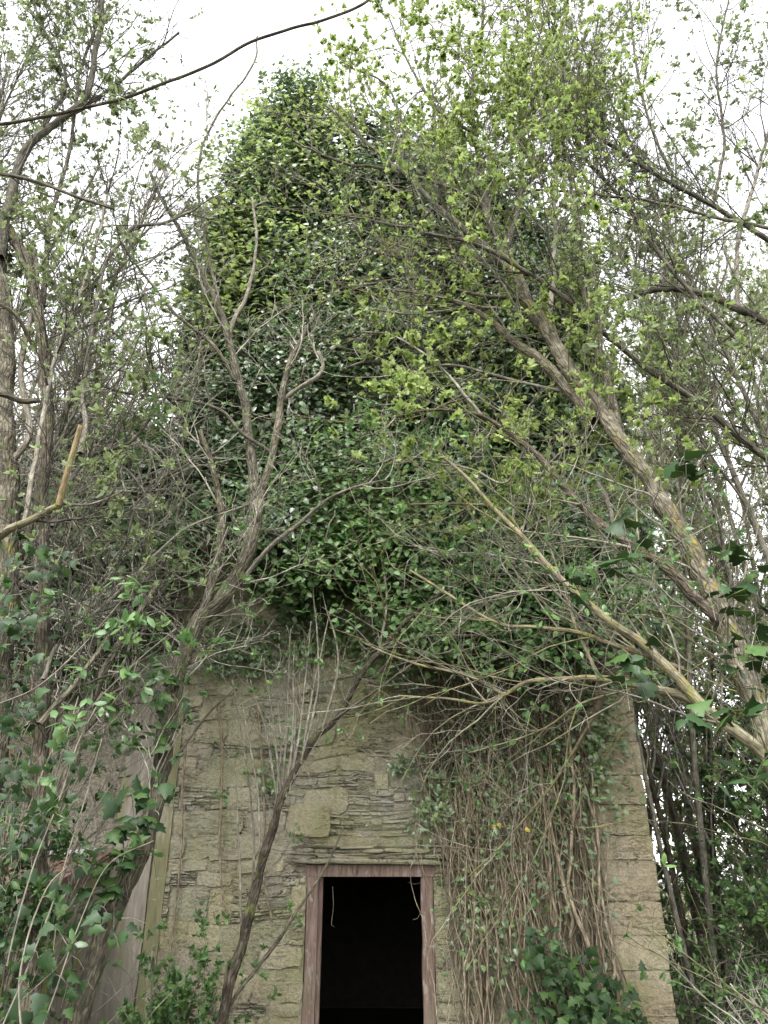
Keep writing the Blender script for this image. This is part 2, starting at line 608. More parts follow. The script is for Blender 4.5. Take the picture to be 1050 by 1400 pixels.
M['yellow_leaf'] = leaf_mat('yellow_leaf', [(0, (0.35, 0.28, 0.03)), (1, (0.5, 0.42, 0.05))], 0.3, None, 0.5, 0.3)

M['bark'] = bark_mat('bark_brown', [(0.033, 0.030, 0.022), (0.098, 0.088, 0.062), (0.19, 0.173, 0.128)], moss=(0.13, 0.13, 0.03), mamt=0.60)
M['bark_lichen'] = bark_mat('bark_lichen', [(0.034, 0.031, 0.023), (0.102, 0.091, 0.066), (0.195, 0.176, 0.132)], lichen=(0.18, 0.135, 0.04), lamt=0.585, moss=(0.12, 0.11, 0.04), mamt=0.54)
M['bark_orange'] = bark_mat('bark_orange_lichen', [(0.055, 0.05, 0.033), (0.13, 0.115, 0.075), (0.21, 0.195, 0.13)], lichen=(0.27, 0.15, 0.025), lamt=0.575, moss=(0.155, 0.145, 0.05), mamt=0.50, bump=0.005)
M['bark_mid'] = bark_mat('bark_mid', [(0.024, 0.02, 0.015), (0.07, 0.058, 0.042), (0.135, 0.115, 0.088)], moss=(0.10, 0.105, 0.035), mamt=0.55)
M['bark_grey'] = bark_mat('bark_grey', [(0.06, 0.055, 0.044), (0.15, 0.135, 0.11), (0.25, 0.235, 0.20)], moss=(0.13, 0.13, 0.06), mamt=0.60, bump=0.006)
M['bark_dark'] = bark_mat('bark_dark', [(0.022, 0.020, 0.015), (0.062, 0.057, 0.043), (0.125, 0.116, 0.09)], moss=(0.12, 0.12, 0.04), mamt=0.62, bump=0.006)
M['twig'] = bark_mat('twig_bark', [(0.05, 0.046, 0.037), (0.135, 0.125, 0.10), (0.24, 0.225, 0.185)], moss=(0.12, 0.12, 0.04), mamt=0.55, bump=0.002)
M['twig_pale'] = bark_mat('twig_pale', [(0.11, 0.103, 0.083), (0.25, 0.236, 0.195), (0.40, 0.38, 0.33)], moss=(0.17, 0.17, 0.08), mamt=0.58, bump=0.002)
M['twig_dark'] = bark_mat('twig_dark', [(0.018, 0.016, 0.013), (0.05, 0.045, 0.036), (0.10, 0.092, 0.075)], moss=(0.075, 0.075, 0.025), mamt=0.62, bump=0.002)
M['twig_olive'] = bark_mat('twig_olive', [(0.035, 0.033, 0.018), (0.095, 0.09, 0.048), (0.17, 0.16, 0.09)], moss=(0.14, 0.13, 0.04), mamt=0.55, bump=0.002)
M['vine'] = bark_mat('vine_stem', [(0.07, 0.057, 0.041), (0.175, 0.145, 0.105), (0.31, 0.27, 0.205)], bump=0.003, vary=0.95)
M['vine_hairy'] = bark_mat('hairy_vine_stem', [(0.034, 0.027, 0.019), (0.092, 0.074, 0.053), (0.165, 0.138, 0.10)], bump=0.012)
M['peeled'] = bark_mat('peeled_wood', [(0.09, 0.065, 0.03), (0.18, 0.138, 0.072), (0.27, 0.215, 0.125)], lichen=(0.17, 0.16, 0.06), lamt=0.58, bump=0.003)
M['cut_wood'] = plain_noise('cut_wood', (0.32, 0.27, 0.17), (0.5, 0.44, 0.30), 20)

M['stone'] = stone_mat('wall_stone', [(0.29, 0.268, 0.195), (0.25, 0.245, 0.195), (0.23, 0.218, 0.18), (0.315, 0.295, 0.225)], layered=0.35, aamt=0.545, crk=0.3)
M['slate'] = stone_mat('slate_rubble', [(0.265, 0.252, 0.205), (0.23, 0.225, 0.20), (0.285, 0.265, 0.21), (0.24, 0.228, 0.182)], aamt=0.55, layered=0.9)
M['quoin'] = stone_mat('dressed_quoin', [(0.295, 0.265, 0.19), (0.265, 0.245, 0.18), (0.305, 0.268, 0.20), (0.275, 0.245, 0.182)], aamt=0.55, layered=0.35, crk=0.35)
M['mortar'] = stone_mat('old_mortar', [(0.24, 0.226, 0.18), (0.235, 0.222, 0.175), (0.245, 0.23, 0.185), (0.24, 0.226, 0.178)], aamt=0.54, layered=0.5, crk=0.5)
M['plaster'] = plain_noise('smooth_render', (0.095, 0.084, 0.066), (0.235, 0.21, 0.175), 6, 0.85, 0.004, (3, 3, 0.4), extra=(2.0, 0.55, (0.135, 0.13, 0.07)))
M['algae_render'] = plain_noise('algae_render', (0.085, 0.083, 0.042), (0.15, 0.142, 0.08), 6, 0.9, 0.006, (3, 3, 0.5), extra=(4.0, 0.53, (0.19, 0.175, 0.135)))
M['pebbledash'] = plain_noise('pebbledash', (0.055, 0.048, 0.034), (0.26, 0.235, 0.185), 42, 0.95, 0.03, extra=(1.6, 0.56, (0.16, 0.13, 0.07)))
k = NT('red_painted_timber')
g_ = k.geo()
st_ = k.mapping(g_, (7, 7, 0.7))
c_ = k.ramp(k.noise(st_, 5, 6, 0.7), [(0.35, (0.075, 0.052, 0.042)), (0.5, (0.125, 0.086, 0.07)), (0.65, (0.18, 0.13, 0.108))])
c_ = k.mix(k.step(k.noise(k.mapping(g_, (3, 3, 1)), 5, 6, 0.7), 0.56, 0.62), c_, (0.20, 0.175, 0.15))
c_ = k.mix(k.step(k.noise(k.mapping(g_, (9, 9, 0.8)), 4, 5, 0.7), 0.62, 0.66), c_, (0.035, 0.028, 0.022))
c_ = k.mix(k.math('MULTIPLY', k.step(k.noise(g_, 2.2, 5, 0.6), 0.52, 0.7), 0.6), c_, (0.085, 0.08, 0.045))
M['redwood'] = k.done(k.pbsdf(c_, 0.85, k.bump(k.noise(st_, 9, 6, 0.7), 0.9, 0.012), 0.2))
M['redroof'] = plain_noise('red_roof_board', (0.055, 0.035, 0.028), (0.12, 0.076, 0.062), 14, 0.85, 0.006, extra=(3, 0.56, (0.11, 0.10, 0.04)))
M['yellowwood'] = plain_noise('mossy_timber', (0.09, 0.085, 0.028), (0.17, 0.155, 0.06), 8, 0.85, 0.004, (6, 6, 0.6))
M['darkroom'] = plain_noise('shade_dark_stone', (0.03, 0.027, 0.02), (0.06, 0.053, 0.042), 8)  # interior shade is put into this dark stone colour
M['earth'] = plain_noise('earth', (0.05, 0.038, 0.022), (0.10, 0.085, 0.045), 4, 0.95, 0.05, extra=(1.1, 0.5, (0.07, 0.10, 0.03)))
M['slab'] = plain_noise('grey_slate', (0.20, 0.20, 0.20), (0.34, 0.33, 0.31), 10, 0.7, 0.004)

# ------------------------------------------------------------------ ground
YW = 7.55                 # front face of the ruin
XL, XR = -2.27, 2.39
EAVE, APEX = 9.2, 11.2
DEEP = 6.0

rng = np.random.RandomState(5)
g = MB()
xs = np.concatenate([[-900, -300, -90], np.linspace(-30, 30, 61), [90, 300, 900]])
ys = np.concatenate([[-900, -300, -60, -20], np.linspace(-10, 50, 61), [120, 400, 900]])
gx, gy = np.meshgrid(xs, ys)
gz = 0.10 * fbm(np.stack([gx * 0.35, gy * 0.35, gx * 0], -1), 3)
near = np.exp(-((gx / 6) ** 2 + ((gy - 9) / 6) ** 2))
gz = np.where((np.abs(gx) < 50) & (gy < 60) & (gy > -15), gz, 0) * (1 - near) - 0.02
nx = len(xs)
q = [(j * nx + i, j * nx + i + 1, (j + 1) * nx + i + 1, (j + 1) * nx + i) for j in range(len(ys) - 1) for i in range(nx - 1)]
g.add(np.stack([gx, gy, gz], -1), q)
obj('ground', g, M['earth'], kind='structure')

# ------------------------------------------------------------------ ruined stone house
house = thing('ruined_house', 'tall roofless-looking stone house ruin with an open doorway, smothered in ivy', 'house', (0.06, YW, 0))
T = 0.55
DX0, DX1 = at(420, 1190, YW)[0][0], at(592, 1190, YW)[0][0]
DZ = at(505, 1182, YW)[0][2]
w = MB()
YC = YW - 0.012
w.box((XL, YC, -0.3), (DX0, YW + T, DZ))
w.box((DX1, YC, -0.3), (XR, YW + T, DZ))
w.box((XL, YC, DZ), (XR, YW + T, EAVE))
w.prism([(XL, YW, EAVE), (XR, YW, EAVE), (0.5 * (XL + XR), YW, APEX)], (0, T, 0))
front = obj('front_wall', w, M['mortar'], house, smooth=False)
w = MB()
w.box((XL, YW + T, -0.3), (XL + T, YW + DEEP, EAVE))
w.box((XR - T, YW + T, -0.3), (XR, YW + DEEP, EAVE))
obj('side_wall', w, M['mortar'], house, smooth=False)
w = MB()
w.box((XL, YW + DEEP, -0.3), (XR, YW + DEEP + T, EAVE))
w.prism([(XL, YW + DEEP, EAVE), (XR, YW + DEEP, EAVE), (0.5 * (XL + XR), YW + DEEP, APEX)], (0, T, 0))
obj('back_wall', w, M['mortar'], house, smooth=False)
w = MB()
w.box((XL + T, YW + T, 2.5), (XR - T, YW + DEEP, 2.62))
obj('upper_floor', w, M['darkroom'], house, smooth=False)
w = MB()
w.box((XL + T, YW + T, -0.1), (XR - T, YW + DEEP, 0.03))
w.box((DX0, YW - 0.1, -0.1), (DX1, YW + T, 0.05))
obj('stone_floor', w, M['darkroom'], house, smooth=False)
w = MB()
w.box((XL + T + 0.004, YW + T + 0.004, 0.04), (XL + T + 0.03, YW + DEEP - 0.004, 2.49))
w.box((XR - T - 0.03, YW + T + 0.004, 0.04), (XR - T - 0.004, YW + DEEP - 0.004, 2.49))
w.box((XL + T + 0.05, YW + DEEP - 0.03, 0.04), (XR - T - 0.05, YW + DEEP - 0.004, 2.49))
obj('shade_lining', w, M['darkroom'], house, smooth=False)  # lining added to make the room dark, shade is in its colour
w = MB()
xm = 0.5 * (XL + XR)
for sx, xe in ((-1, XL), (1, XR)):
    w.prism([(xe + sx * 0.12, YW - 0.05, EAVE - 0.05), (xm, YW - 0.05, APEX + 0.02), (xm, YW - 0.05, APEX + 0.14), (xe + sx * 0.12, YW - 0.05, EAVE + 0.07)], (0, DEEP + T + 0.1, 0))
obj('roof', w, M['slab'], house, smooth=False)

w = MB()
w.box((-1.85, YW + 0.02, EAVE - 0.1), (-0.95, YW + 1.0, 11.7))
obj('chimney', w, M['mortar'], house, smooth=False)

# door frame: weathered red timber
fr = MB()
fw = 0.105
fy = YW - 0.012
zi = DZ - 0.10
def wavy_post(x0, x1, z0, z1, y0, y1, mb, seed):
    n = 14
    z = np.linspace(z0, z1, n)
    j = vnoise(np.stack([z * 4, z * 0 + seed, z * 0], -1), seed) * 0.007
    rings = np.stack([np.stack([x0 + j, z * 0 + y0, z], -1), np.stack([x1 + j * 0.6, z * 0 + y0 + j, z], -1), np.stack([x1 + j * 0.6, z * 0 + y1, z], -1), np.stack([x0 + j, z * 0 + y1, z], -1)], 1)
    q = []
    for k in range(n - 1):
        for a in range(4):
            b = (a + 1) % 4
            q.append((k * 4 + a, k * 4 + b, k * 4 + 4 + b, k * 4 + 4 + a))
    q += [(3, 2, 1, 0), (n * 4 - 4, n * 4 - 3, n * 4 - 2, n * 4 - 1)]
    mb.add(rings.reshape(-1, 3), q, var=0.4 + 0.2 * seed % 1)
frame = obj('door_frame', (lambda m: (wavy_post(DX0 + 0.004, DX0 + fw, 0.05, zi, fy, fy + 0.16, m, 1), m)[1])(MB()), M['redwood'], house, smooth=False)
m = MB(); wavy_post(DX1 - fw, DX1 - 0.004, 0.05, zi, fy + 0.004, fy + 0.16, m, 2)
obj('jamb', m, M['redwood'], frame, smooth=False)
m = MB(); m.box((DX0 - 0.02, fy - 0.006, zi + 0.002), (DX1 + 0.02, fy + 0.155, DZ - 0.004), 0.55)
obj('frame_head', m, M['redwood'], frame, smooth=False)
m = MB(); m.box((DX0 + fw + 0.002, fy + 0.06, 0.06), (DX0 + fw + 0.035, fy + 0.13, zi - 0.002), 0.2)
obj('door_stop', m, M['redwood'], frame, smooth=False)

# masonry: irregular coursed rubble, each stone its own mesh
def warp(x, z):
    p = np.stack([x * 0.9, z * 0.9, x * 0], -1)
    dd = np.maximum(np.maximum(DX0 - 0.05 - x, x - DX1 - 0.05), z - DZ - 0.02)
    k = np.clip(dd / 0.5, 0, 1) * np.clip((XR - 0.62 - x) / 0.3, 0, 1)
    return 0.075 * vnoise(p, 11) * k + 0.03 * vnoise(p * 3.1, 12) * k


def stone_mesh(mb, x0, x1, z0, z1, front_y, bulge, rr, rough=0.012, back=0.05, ej=0.02):
    nx = int(np.clip((x1 - x0) / 0.06, 3, 8))
    nz = int(np.clip((z1 - z0) / 0.06, 2, 5))
    u, v = np.meshgrid(np.linspace(-1, 1, nx + 1), np.linspace(-1, 1, nz + 1))
    hx, hz = (x1 - x0) / 2, (z1 - z0) / 2
    edge = np.maximum(np.abs(u), np.abs(v))
    s = rr.rand() * 90
    tilt = rr.normal(0, 0.025) if back < 0.1 else 0.0
    q = np.stack([u * hx * 9, v * hz * 9, u * 0 + s], -1)
    ins = 1 - (0.10 if ej > 0.01 else 0.012) * (np.abs(u * v) ** 3)
    X = (x0 + x1) / 2 + u * hx * ins + ej * vnoise(q, 3) * min(1, hz * 12)
    Z = (z0 + z1) / 2 + v * hz * ins + 0.36 * min(hz, 0.05) * ej / 0.02 * vnoise(q, 4) + u * hx * tilt
    Z = Z + warp(X, Z)
    Yf = front_y - bulge * (1 - edge ** 8) + rough * vnoise(q * 1.3, 5) + (u * rr.uniform(-1, 1) + v * rr.uniform(-1, 1)) * 0.008
    V = np.stack([X, Yf, Z], -1).reshape(-1, 3)
    W_ = nx + 1
    qd = [(j * W_ + i, j * W_ + i + 1, (j + 1) * W_ + i + 1, (j + 1) * W_ + i) for j in range(nz) for i in range(nx)]
    ring = [i for i in range(W_)] + [j * W_ + nx for j in range(1, nz + 1)] + [nz * W_ + i for i in range(nx - 1, -1, -1)] + [j * W_ for j in range(nz - 1, 0, -1)]
    E_ = V[ring].copy()
    B = E_.copy()
    B[:, 1] = YW + back
    n0 = len(V)
    n = len(ring)
    qd += [(n0 + k, n0 + n + k, n0 + n + (k + 1) % n, n0 + (k + 1) % n) for k in range(n)]
    mb.add(np.concatenate([V, E_, B]), qd, var=rr.rand())


rr = np.random.RandomState(21)
big, slates = [], MB()
z = 0.35
QX = XR - 0.60
while z < 4.95:
    slaty = rr.rand() < 0.40
    h = rr.uniform(0.08, 0.15) if slaty else rr.uniform(0.14, 0.28)
    x = XL + 0.20
    while x < QX:
        wd = rr.uniform(0.13, 0.36) if slaty else rr.uniform(0.18, 0.52)
        xe = min(x + wd, QX)
        if QX - xe < 0.12:
            xe = QX
        # stop at the doorway
        if z < DZ + 0.13:
            if x < DX0 - 0.03 and xe > DX0 - 0.12:
                xe = DX0 - 0.006
            elif DX0 - 0.03 <= x < DX1:
                x = DX1 + 0.006
                continue
        gap = rr.uniform(0.0, 0.005)
        z1 = z + h
        over = (z < DZ + 0.62 and z1 > DZ + 0.13 and x > DX0 - 0.15 and x < DX1 + 0.15)
        side = (x < DX0 and x > DX0 - 0.75 and z < DZ - 0.2)
        pslate = 0.85 if over else 0.5 if side else 0.36 if slaty else 0.10
        if rr.rand() < pslate and not (z < DZ + 0.13 and z1 > DZ and x > DX0 - 0.35 and x < DX1):
            zz = z
            while zz < z1 - 0.012:
                sh = min(rr.choice([0.016, 0.022, 0.03, 0.045, 0.07]) * rr.uniform(0.8, 1.2), z1 - zz)
                xx = x
                while xx < xe - 0.02:
                    sw = min(rr.uniform(0.05, 0.26), xe - xx)
                    if xe - xx - sw < 0.05:
                        sw = xe - xx
                    stone_mesh(slates, xx + 0.002, xx + sw - 0.002, zz + 0.001, zz + sh - rr.uniform(0.001, 0.007), YW - rr.uniform(0.012, 0.034), 0.003, rr, 0.012)
                    xx += sw
                zz += sh
        else:
            if not (z < DZ + 0.13 and z1 > DZ and x < DX1 + 0.14 and xe > DX0 - 0.14):
                mb = MB()
                stone_mesh(mb, x + gap, xe - gap, z + gap * 0.7, z1 - gap * 0.7, YW - rr.uniform(0.014, 0.028), rr.uniform(0.002, 0.008), rr, 0.013)
                big.append(((xe - x) * h, mb))
        x = xe
    z += h
big.sort(key=lambda a: -a[0])
for a, mb in big[:300]:
    obj('stone', mb, M['stone'], front)
for a, mb in big[300:]:
    slates.V += mb.V; slates.A += mb.A; slates.B += mb.B
    slates.F4 += [f + slates.n for f in mb.F4]
    slates.n += mb.n
obj('slate_rubble', slates, M['slate'], front, kind='stuff')
# long slate lintel over the door
m = MB()
stone_mesh(m, DX0 - 0.13, DX1 + 0.10, DZ + 0.004, DZ + 0.045, YW - 0.075, 0.01, rr, 0.02)
obj('lintel', m, M['slate'], front)
zz = DZ + 0.048
for hh in (0.035, 0.022, 0.04, 0.03):
    xx = DX0 - 0.2 + rr.uniform(0, 0.1)
    while xx < DX1 + 0.12:
        sw = rr.uniform(0.14, 0.5)
        stone_mesh(slab := MB(), xx + 0.002, xx + sw - 0.003, zz + 0.001, zz + hh - rr.uniform(0.001, 0.006), YW - rr.uniform(0.02, 0.05), 0.004, rr, 0.014)
        obj('slate', slab, M['slate'], front)
        xx += sw
    zz += hh
# dressed corner blocks on the right
z = 0.1
k = 0
while z < 5.0:
    h = rr.choice([0.26, 0.30, 0.33, 0.20])
    wd = rr.uniform(0.50, 0.64) if k % 2 else rr.uniform(0.36, 0.46)
    m = MB()
    stone_mesh(m, XR - wd, XR + 0.02 + rr.normal(0, 0.004), z + rr.uniform(0.001, 0.006), z + h - rr.uniform(0.001, 0.006), YW - 0.026 - rr.rand() * 0.016, 0.003, rr, 0.005, 0.5, 0.006)
    obj('quoin', m, M['quoin'], front)
    if wd < 0.55:
        m = MB()
        stone_mesh(m, XR - 0.62, XR - wd - 0.006, z + 0.004, z + h - 0.004, YW - 0.022, 0.004, rr, 0.010)
        obj('stone', m, M['stone'], front)
    z += h
    k += 1
# one square block left of the door head
m = MB()
c0 = at(395, 1140, YW)[0]; c1 = at(452, 1092, YW)[0]
stone_mesh(m, c0[0], c1[0], c0[2], c1[2], YW - 0.055, 0.004, rr, 0.006)
obj('stone', m, M['quoin'], front)

# smooth rendered strip at the left corner
m = MB()
xa, xb = at(152, 1200, YW)[0][0], at(206, 1200, YW)[0][0]
xg = at(228, 1200, YW)[0][0]
n = 24
zz = np.linspace(-0.2, 5.0, n)
jl = 0.02 * vnoise(np.stack([zz * 3, zz * 0, zz * 0], -1), 8)
L_ = np.stack([xa + jl, zz * 0 + YW - 0.05, zz], -1)
Rr = np.stack([xb + jl * 0.3, zz * 0 + YW - 0.055, zz], -1)
Lb = L_ + (0, 0.3, 0); Rb = Rr + (0, 0.3, 0)
V = np.stack([L_, Rr, Rb, Lb], 1).reshape(-1, 3)
q = [(k * 4 + a, k * 4 + (a + 1) % 4, k * 4 + 4 + (a + 1) % 4, k * 4 + 4 + a) for k in range(n - 1) for a in range(4)]
q += [(0, 3, 2, 1), (4 * n - 4, 4 * n - 3, 4 * n - 2, 4 * n - 1)]
m.add(V, q)
obj('rendered_strip', m, M['plaster'], house, smooth=False)
m = MB()
m.box((xb + 0.012, YW - 0.04, -0.2), (xg, YW + 0.02, 3.3))
obj('rendered_strip', m, M['algae_render'], house, label='algae-green band of render', smooth=False)

# ------------------------------------------------------------------ low outbuilding on the left
lean = thing('outbuilding', 'pebbledashed outbuilding with a broken red roof and dark opening, left of the stone house', 'outbuilding', (-3.6, 7.8, 0))
m = MB()
OX0, OX1 = -6.6, xa - 0.004
oz = at(90, 1185, 7.6)[0][2]
gridx = np.linspace(OX0, OX1, 60)
gridz = np.linspace(oz - 0.3, 4.6, 50)
X, Z = np.meshgrid(gridx, gridz)
Yv = 7.58 + 0.02 * vnoise(np.stack([X * 30, Z * 30, X * 0], -1), 3) + 0.05 * vnoise(np.stack([X * 2, Z * 2, X * 0], -1), 4)
q = [(j * 60 + i, j * 60 + i + 1, (j + 1) * 60 + i + 1, (j + 1) * 60 + i) for j in range(49) for i in range(59)]
m.add(np.stack([X, Yv, Z], -1), q)
m.box((OX0, 7.68, oz - 0.3), (OX1, 8.1, 4.6))
obj('wall', m, M['pebbledash'], lean)
m = MB()
m.box((OX0, 8.1, -0.2), (OX1, 12.0, 4.7))
obj('shell', m, M['darkroom'], lean, smooth=False)
# red lean-to roof sloping down towards the viewer, board by board
A0 = np.array([-2.44, 7.52, at(150, 1168, 7.52)[0][2]])
A1 = np.array([-2.44, 5.0, at(50, 1288, 5.0)[0][2]])
nb = 9
for i in range(nb):
    x1 = A0[0] - 0.235 * i
    x0 = x1 - 0.228
    dz = 0.012 * rr.randn()
    lo = A0 + (A1 - A0) * (1.0 + 0.03 * rr.randn())
    m = MB()
    m.prism([(x0, A0[1], A0[2] + dz), (x1, A0[1], A0[2] + dz), (x1, lo[1], lo[2] + dz), (x0, lo[1], lo[2] + dz + 0.01 * rr.randn())], (0, 0, 0.022), var=rr.rand())
    obj('roof_board', m, M['redroof'], lean, smooth=False)
m = MB()
m.prism([(A0[0] + 0.004, A0[1], A0[2] - 0.10), (A1[0] + 0.004, A1[1] - 0.03, A1[2] - 0.10), (A1[0] + 0.004, A1[1] - 0.03, A1[2] + 0.035), (A0[0] + 0.004, A0[1], A0[2] + 0.035)], (0.028, 0, 0), 0.7)
obj('barge_board', m, M['redroof'], lean, smooth=False)
m = MB()
Ym = 6.55
zm = A0[2] + (A1[2] - A0[2]) * (A0[1] - Ym) / (A0[1] - A1[1])
m.prism([(-2.45, A0[1], -0.2), (-2.45, Ym, -0.2), (-2.45, Ym, zm - 0.01), (-2.45, A0[1], A0[2] - 0.01)], (-0.10, 0, 0))
obj('cheek_wall', m, M['plaster'], lean, smooth=False)
m = MB()
m.box((OX0, 7.55, -0.2), (-2.56, 7.66, oz - 0.3))
m.box((-4.9, 5.2, -0.2), (-4.8, 7.54, A1[2] - 0.02))
obj('inner_wall', m, M['darkroom'], lean, smooth=False)  # dark-coloured back panel and side stand for shade in the opening
m = MB()
b0, _ = at(42, 1400, 5.15); b1, _ = at(54, 1312, 5.15)
m.prism([(b0[0] - 0.06, 5.15, 0), (b0[0] + 0.03, 5.15, 0), (b1[0] + 0.04, 5.17, A1[2] - 0.01), (b1[0] - 0.03, 5.17, A1[2] - 0.01)], (0, 0.07, 0))
obj('door_post', m, M['yellowwood'], lean, smooth=False)
for i, (px, py, s_) in enumerate(((88, 1166, 0.22), (112, 1168, 0.18), (70, 1174, 0.2))):
    p, _ = at(px, py, 7.3)
    p[2] = A0[2] + (A1[2] - A0[2]) * (A0[1] - 7.3) / (A0[1] - A1[1]) + 0.05
    m = MB()
    m.prism([(-s_ / 2, -s_ / 2, 0), (s_ / 2, -s_ / 2, 0.01), (s_ / 2 * 0.8, s_ / 2, 0), (-s_ / 2, s_ / 2 * 0.9, 0.01)], (0, 0, 0.012))
    a = 0.6 + i
    Rm = np.array(Matrix.Rotation(0.24, 3, 'X') @ Matrix.Rotation(a, 3, 'Z'))
    m.V[0] = m.V[0] @ Rm.T + p
    t_ = obj('roof_slate', m, M['slab'], lean, smooth=False)

#PART2
# ------------------------------------------------------------------ ivy on the ruin
rng = np.random.RandomState(77)


def gable(x):
    return EAVE + (APEX - EAVE) * (1 - np.abs(x - 0.06) / 2.33)


def ivy_low(x):
    """Lower edge of the ivy coat across the front (height in metres)."""
    return np.interp(x, [-2.7, -2.3, -1.9, -1.3, -0.9, -0.3, 0.3, 1.0, 2.6], [3.9, 4.2, 4.75, 4.65, 4.2, 3.95, 3.75, 3.55, 3.45]) + 0.35 * vnoise(np.stack([x * 2.3, x * 0, x * 0], -1), 40)


def ivy_thick(x, z):
    p = np.stack([x * 1.1, z * 1.1, x * 0], -1)
    c = np.stack([x * 3.0, z * 3.4, x * 0], -1)
    lowb = np.exp(-((z - ivy_low(x) - 0.9) / 1.0) ** 2)
    return np.clip(0.36 + 0.30 * vnoise(p, 41) + 0.24 * vnoise(c, 42) + 0.32 * lowb, 0.06, 1.2)


def coat(n, xr, zr, ylo, thick, low, high, rng, shell=0.3, dens=None):
    x = rng.uniform(xr[0], xr[1], n)
    z = rng.uniform(zr[0], zr[1], n)
    ok = (z > low(x)) & (z < high(x))
    if dens is not None:
        ok &= rng.rand(n) < dens(x, z)
    x, z = x[ok], z[ok]
    h = thick(x, z) * rng.rand(len(x)) ** shell
    fr = np.clip((z - low(x)) / 0.35, 0.15, 1)
    return np.stack([x, ylo - h * fr - 0.02, z], -1)


def ivy_leaves(mb, P, rng, size, out=(0, -1, 0.55), tpl=HEART, dark=0.0):
    n = len(P)
    nor = nrm(np.asarray(out) + rng.randn(n, 3) * 0.45)
    ax = nrm(rng.randn(n, 3) * 0.7 + np.array([0, -0.35, -0.55]))
    ax = nrm(ax - (ax * nor).sum(-1, keepdims=True) * nor * 0.8)
    cl = 0.5 + 0.5 * vnoise(P * 1.4, 50)
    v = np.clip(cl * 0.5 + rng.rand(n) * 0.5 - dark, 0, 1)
    mb.leaves(tpl, P, ax, nor, rng.uniform(size[0], size[1], n), v)


def clumpy(x, z):
    p = np.stack([x * 2.6, z * 3.0, x * 0], -1)
    return np.clip(0.62 + 0.9 * vnoise(p, 60) + 0.35 * vnoise(p * 2.7, 61), 0.04, 1)


def top(x):
    return np.interp(x, [-2.7, -2.3, -2.05, -1.8, -1.4, -1.0, -0.6, 0.0, 0.6, 1.4, 2.7], [8.2, 9.5, 10.4, 11.4, 12.1, 12.0, 11.5, 11.1, 10.8, 10.2, 8.8]) + 0.22 * vnoise(np.stack([x * 2.1, x * 0, x * 0], -1), 43)


ivy = thing('ivy', 'thick dark green ivy coat covering the upper front of the stone ruin', 'ivy', (0.4, YW - 0.1, 0))
lf = MB()
P = coat(95000, (-2.45, 2.75), (3.3, 13.2), YW, ivy_thick, ivy_low, top, rng, 0.30, clumpy)
ivy_leaves(lf, P, rng, (0.042, 0.094))
# inner layer that closes the gaps, leaf colour darkened to stand for shade
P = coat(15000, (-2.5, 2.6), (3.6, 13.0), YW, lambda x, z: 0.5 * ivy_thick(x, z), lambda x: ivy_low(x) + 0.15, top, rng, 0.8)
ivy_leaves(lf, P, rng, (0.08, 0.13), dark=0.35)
# sprays that stand proud: cushions with leaf colour lightened for the light they catch
c = coat(700, (-2.6, 2.7), (3.7, 12.9), YW, ivy_thick, ivy_low, top, rng, 0.12)
P = np.repeat(c, 42, 0) + rng.randn(len(c) * 42, 3) * np.array([0.19, 0.13, 0.10]) + np.array([0, -0.10, 0])
P = P[P[:, 1] < YW - 0.03]
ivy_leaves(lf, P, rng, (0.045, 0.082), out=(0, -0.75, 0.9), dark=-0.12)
# round the corners
for sx, xe in ((-1, XL), (1, XR)):
    n = 12000
    z = rng.uniform(4.4, 9.5, n)
    y = rng.uniform(YW - 0.3, YW + 3.0, n)
    h = (0.04 + 0.15 * vnoise(np.stack([y * 2, z * 2, y * 0 + sx], -1), 45)) * rng.rand(n) ** 0.3 + 0.05
    P = np.stack([xe + sx * np.abs(h), y, z], -1)
    ivy_leaves(lf, P, rng, (0.05, 0.09), out=(sx, -0.3, 0.5), dark=-0.1)
# round the chimney
n = 5000
z = rng.uniform(9.9, 11.75, n)
a_ = rng.rand(n) * 2 * PI
k_ = 1 + 0.25 * rng.rand(n) ** 0.5 + 0.12 * vnoise(np.stack([np.cos(a_) * 2, np.sin(a_) * 2, z * 1.5], -1), 44)
P = np.stack([-1.4 + np.cos(a_) * 0.56 * k_, YW + 0.5 + np.sin(a_) * 0.62 * k_, z], -1)
ivy_leaves(lf, P, rng, (0.05, 0.09), out=(0, -0.5, 0.7))
n = 2600
P = np.stack([rng.uniform(-1.9, -0.9, n), rng.uniform(YW - 0.1, YW + 1.1, n), 11.7 + rng.rand(n) ** 0.7 * 0.45], -1)
P[:, 2] -= 0.9 * (P[:, 0] + 1.4) ** 2
ivy_leaves(lf, P, rng, (0.05, 0.09), out=(0, -0.5, 1.0))
# the crest
n = 6000
x = rng.uniform(-2.3, 2.3, n)
y = rng.uniform(YW - 0.3, YW + 1.5, n)
P = np.stack([x, y, gable(x) + 0.12 + rng.rand(n) * (0.35 + 0.3 * vnoise(np.stack([x * 2, y, x * 0], -1), 46))], -1)
ivy_leaves(lf, P, rng, (0.07, 0.11), out=(0, -0.5, 1.0))
obj('foliage', lf, M['ivy'], ivy, kind='stuff')

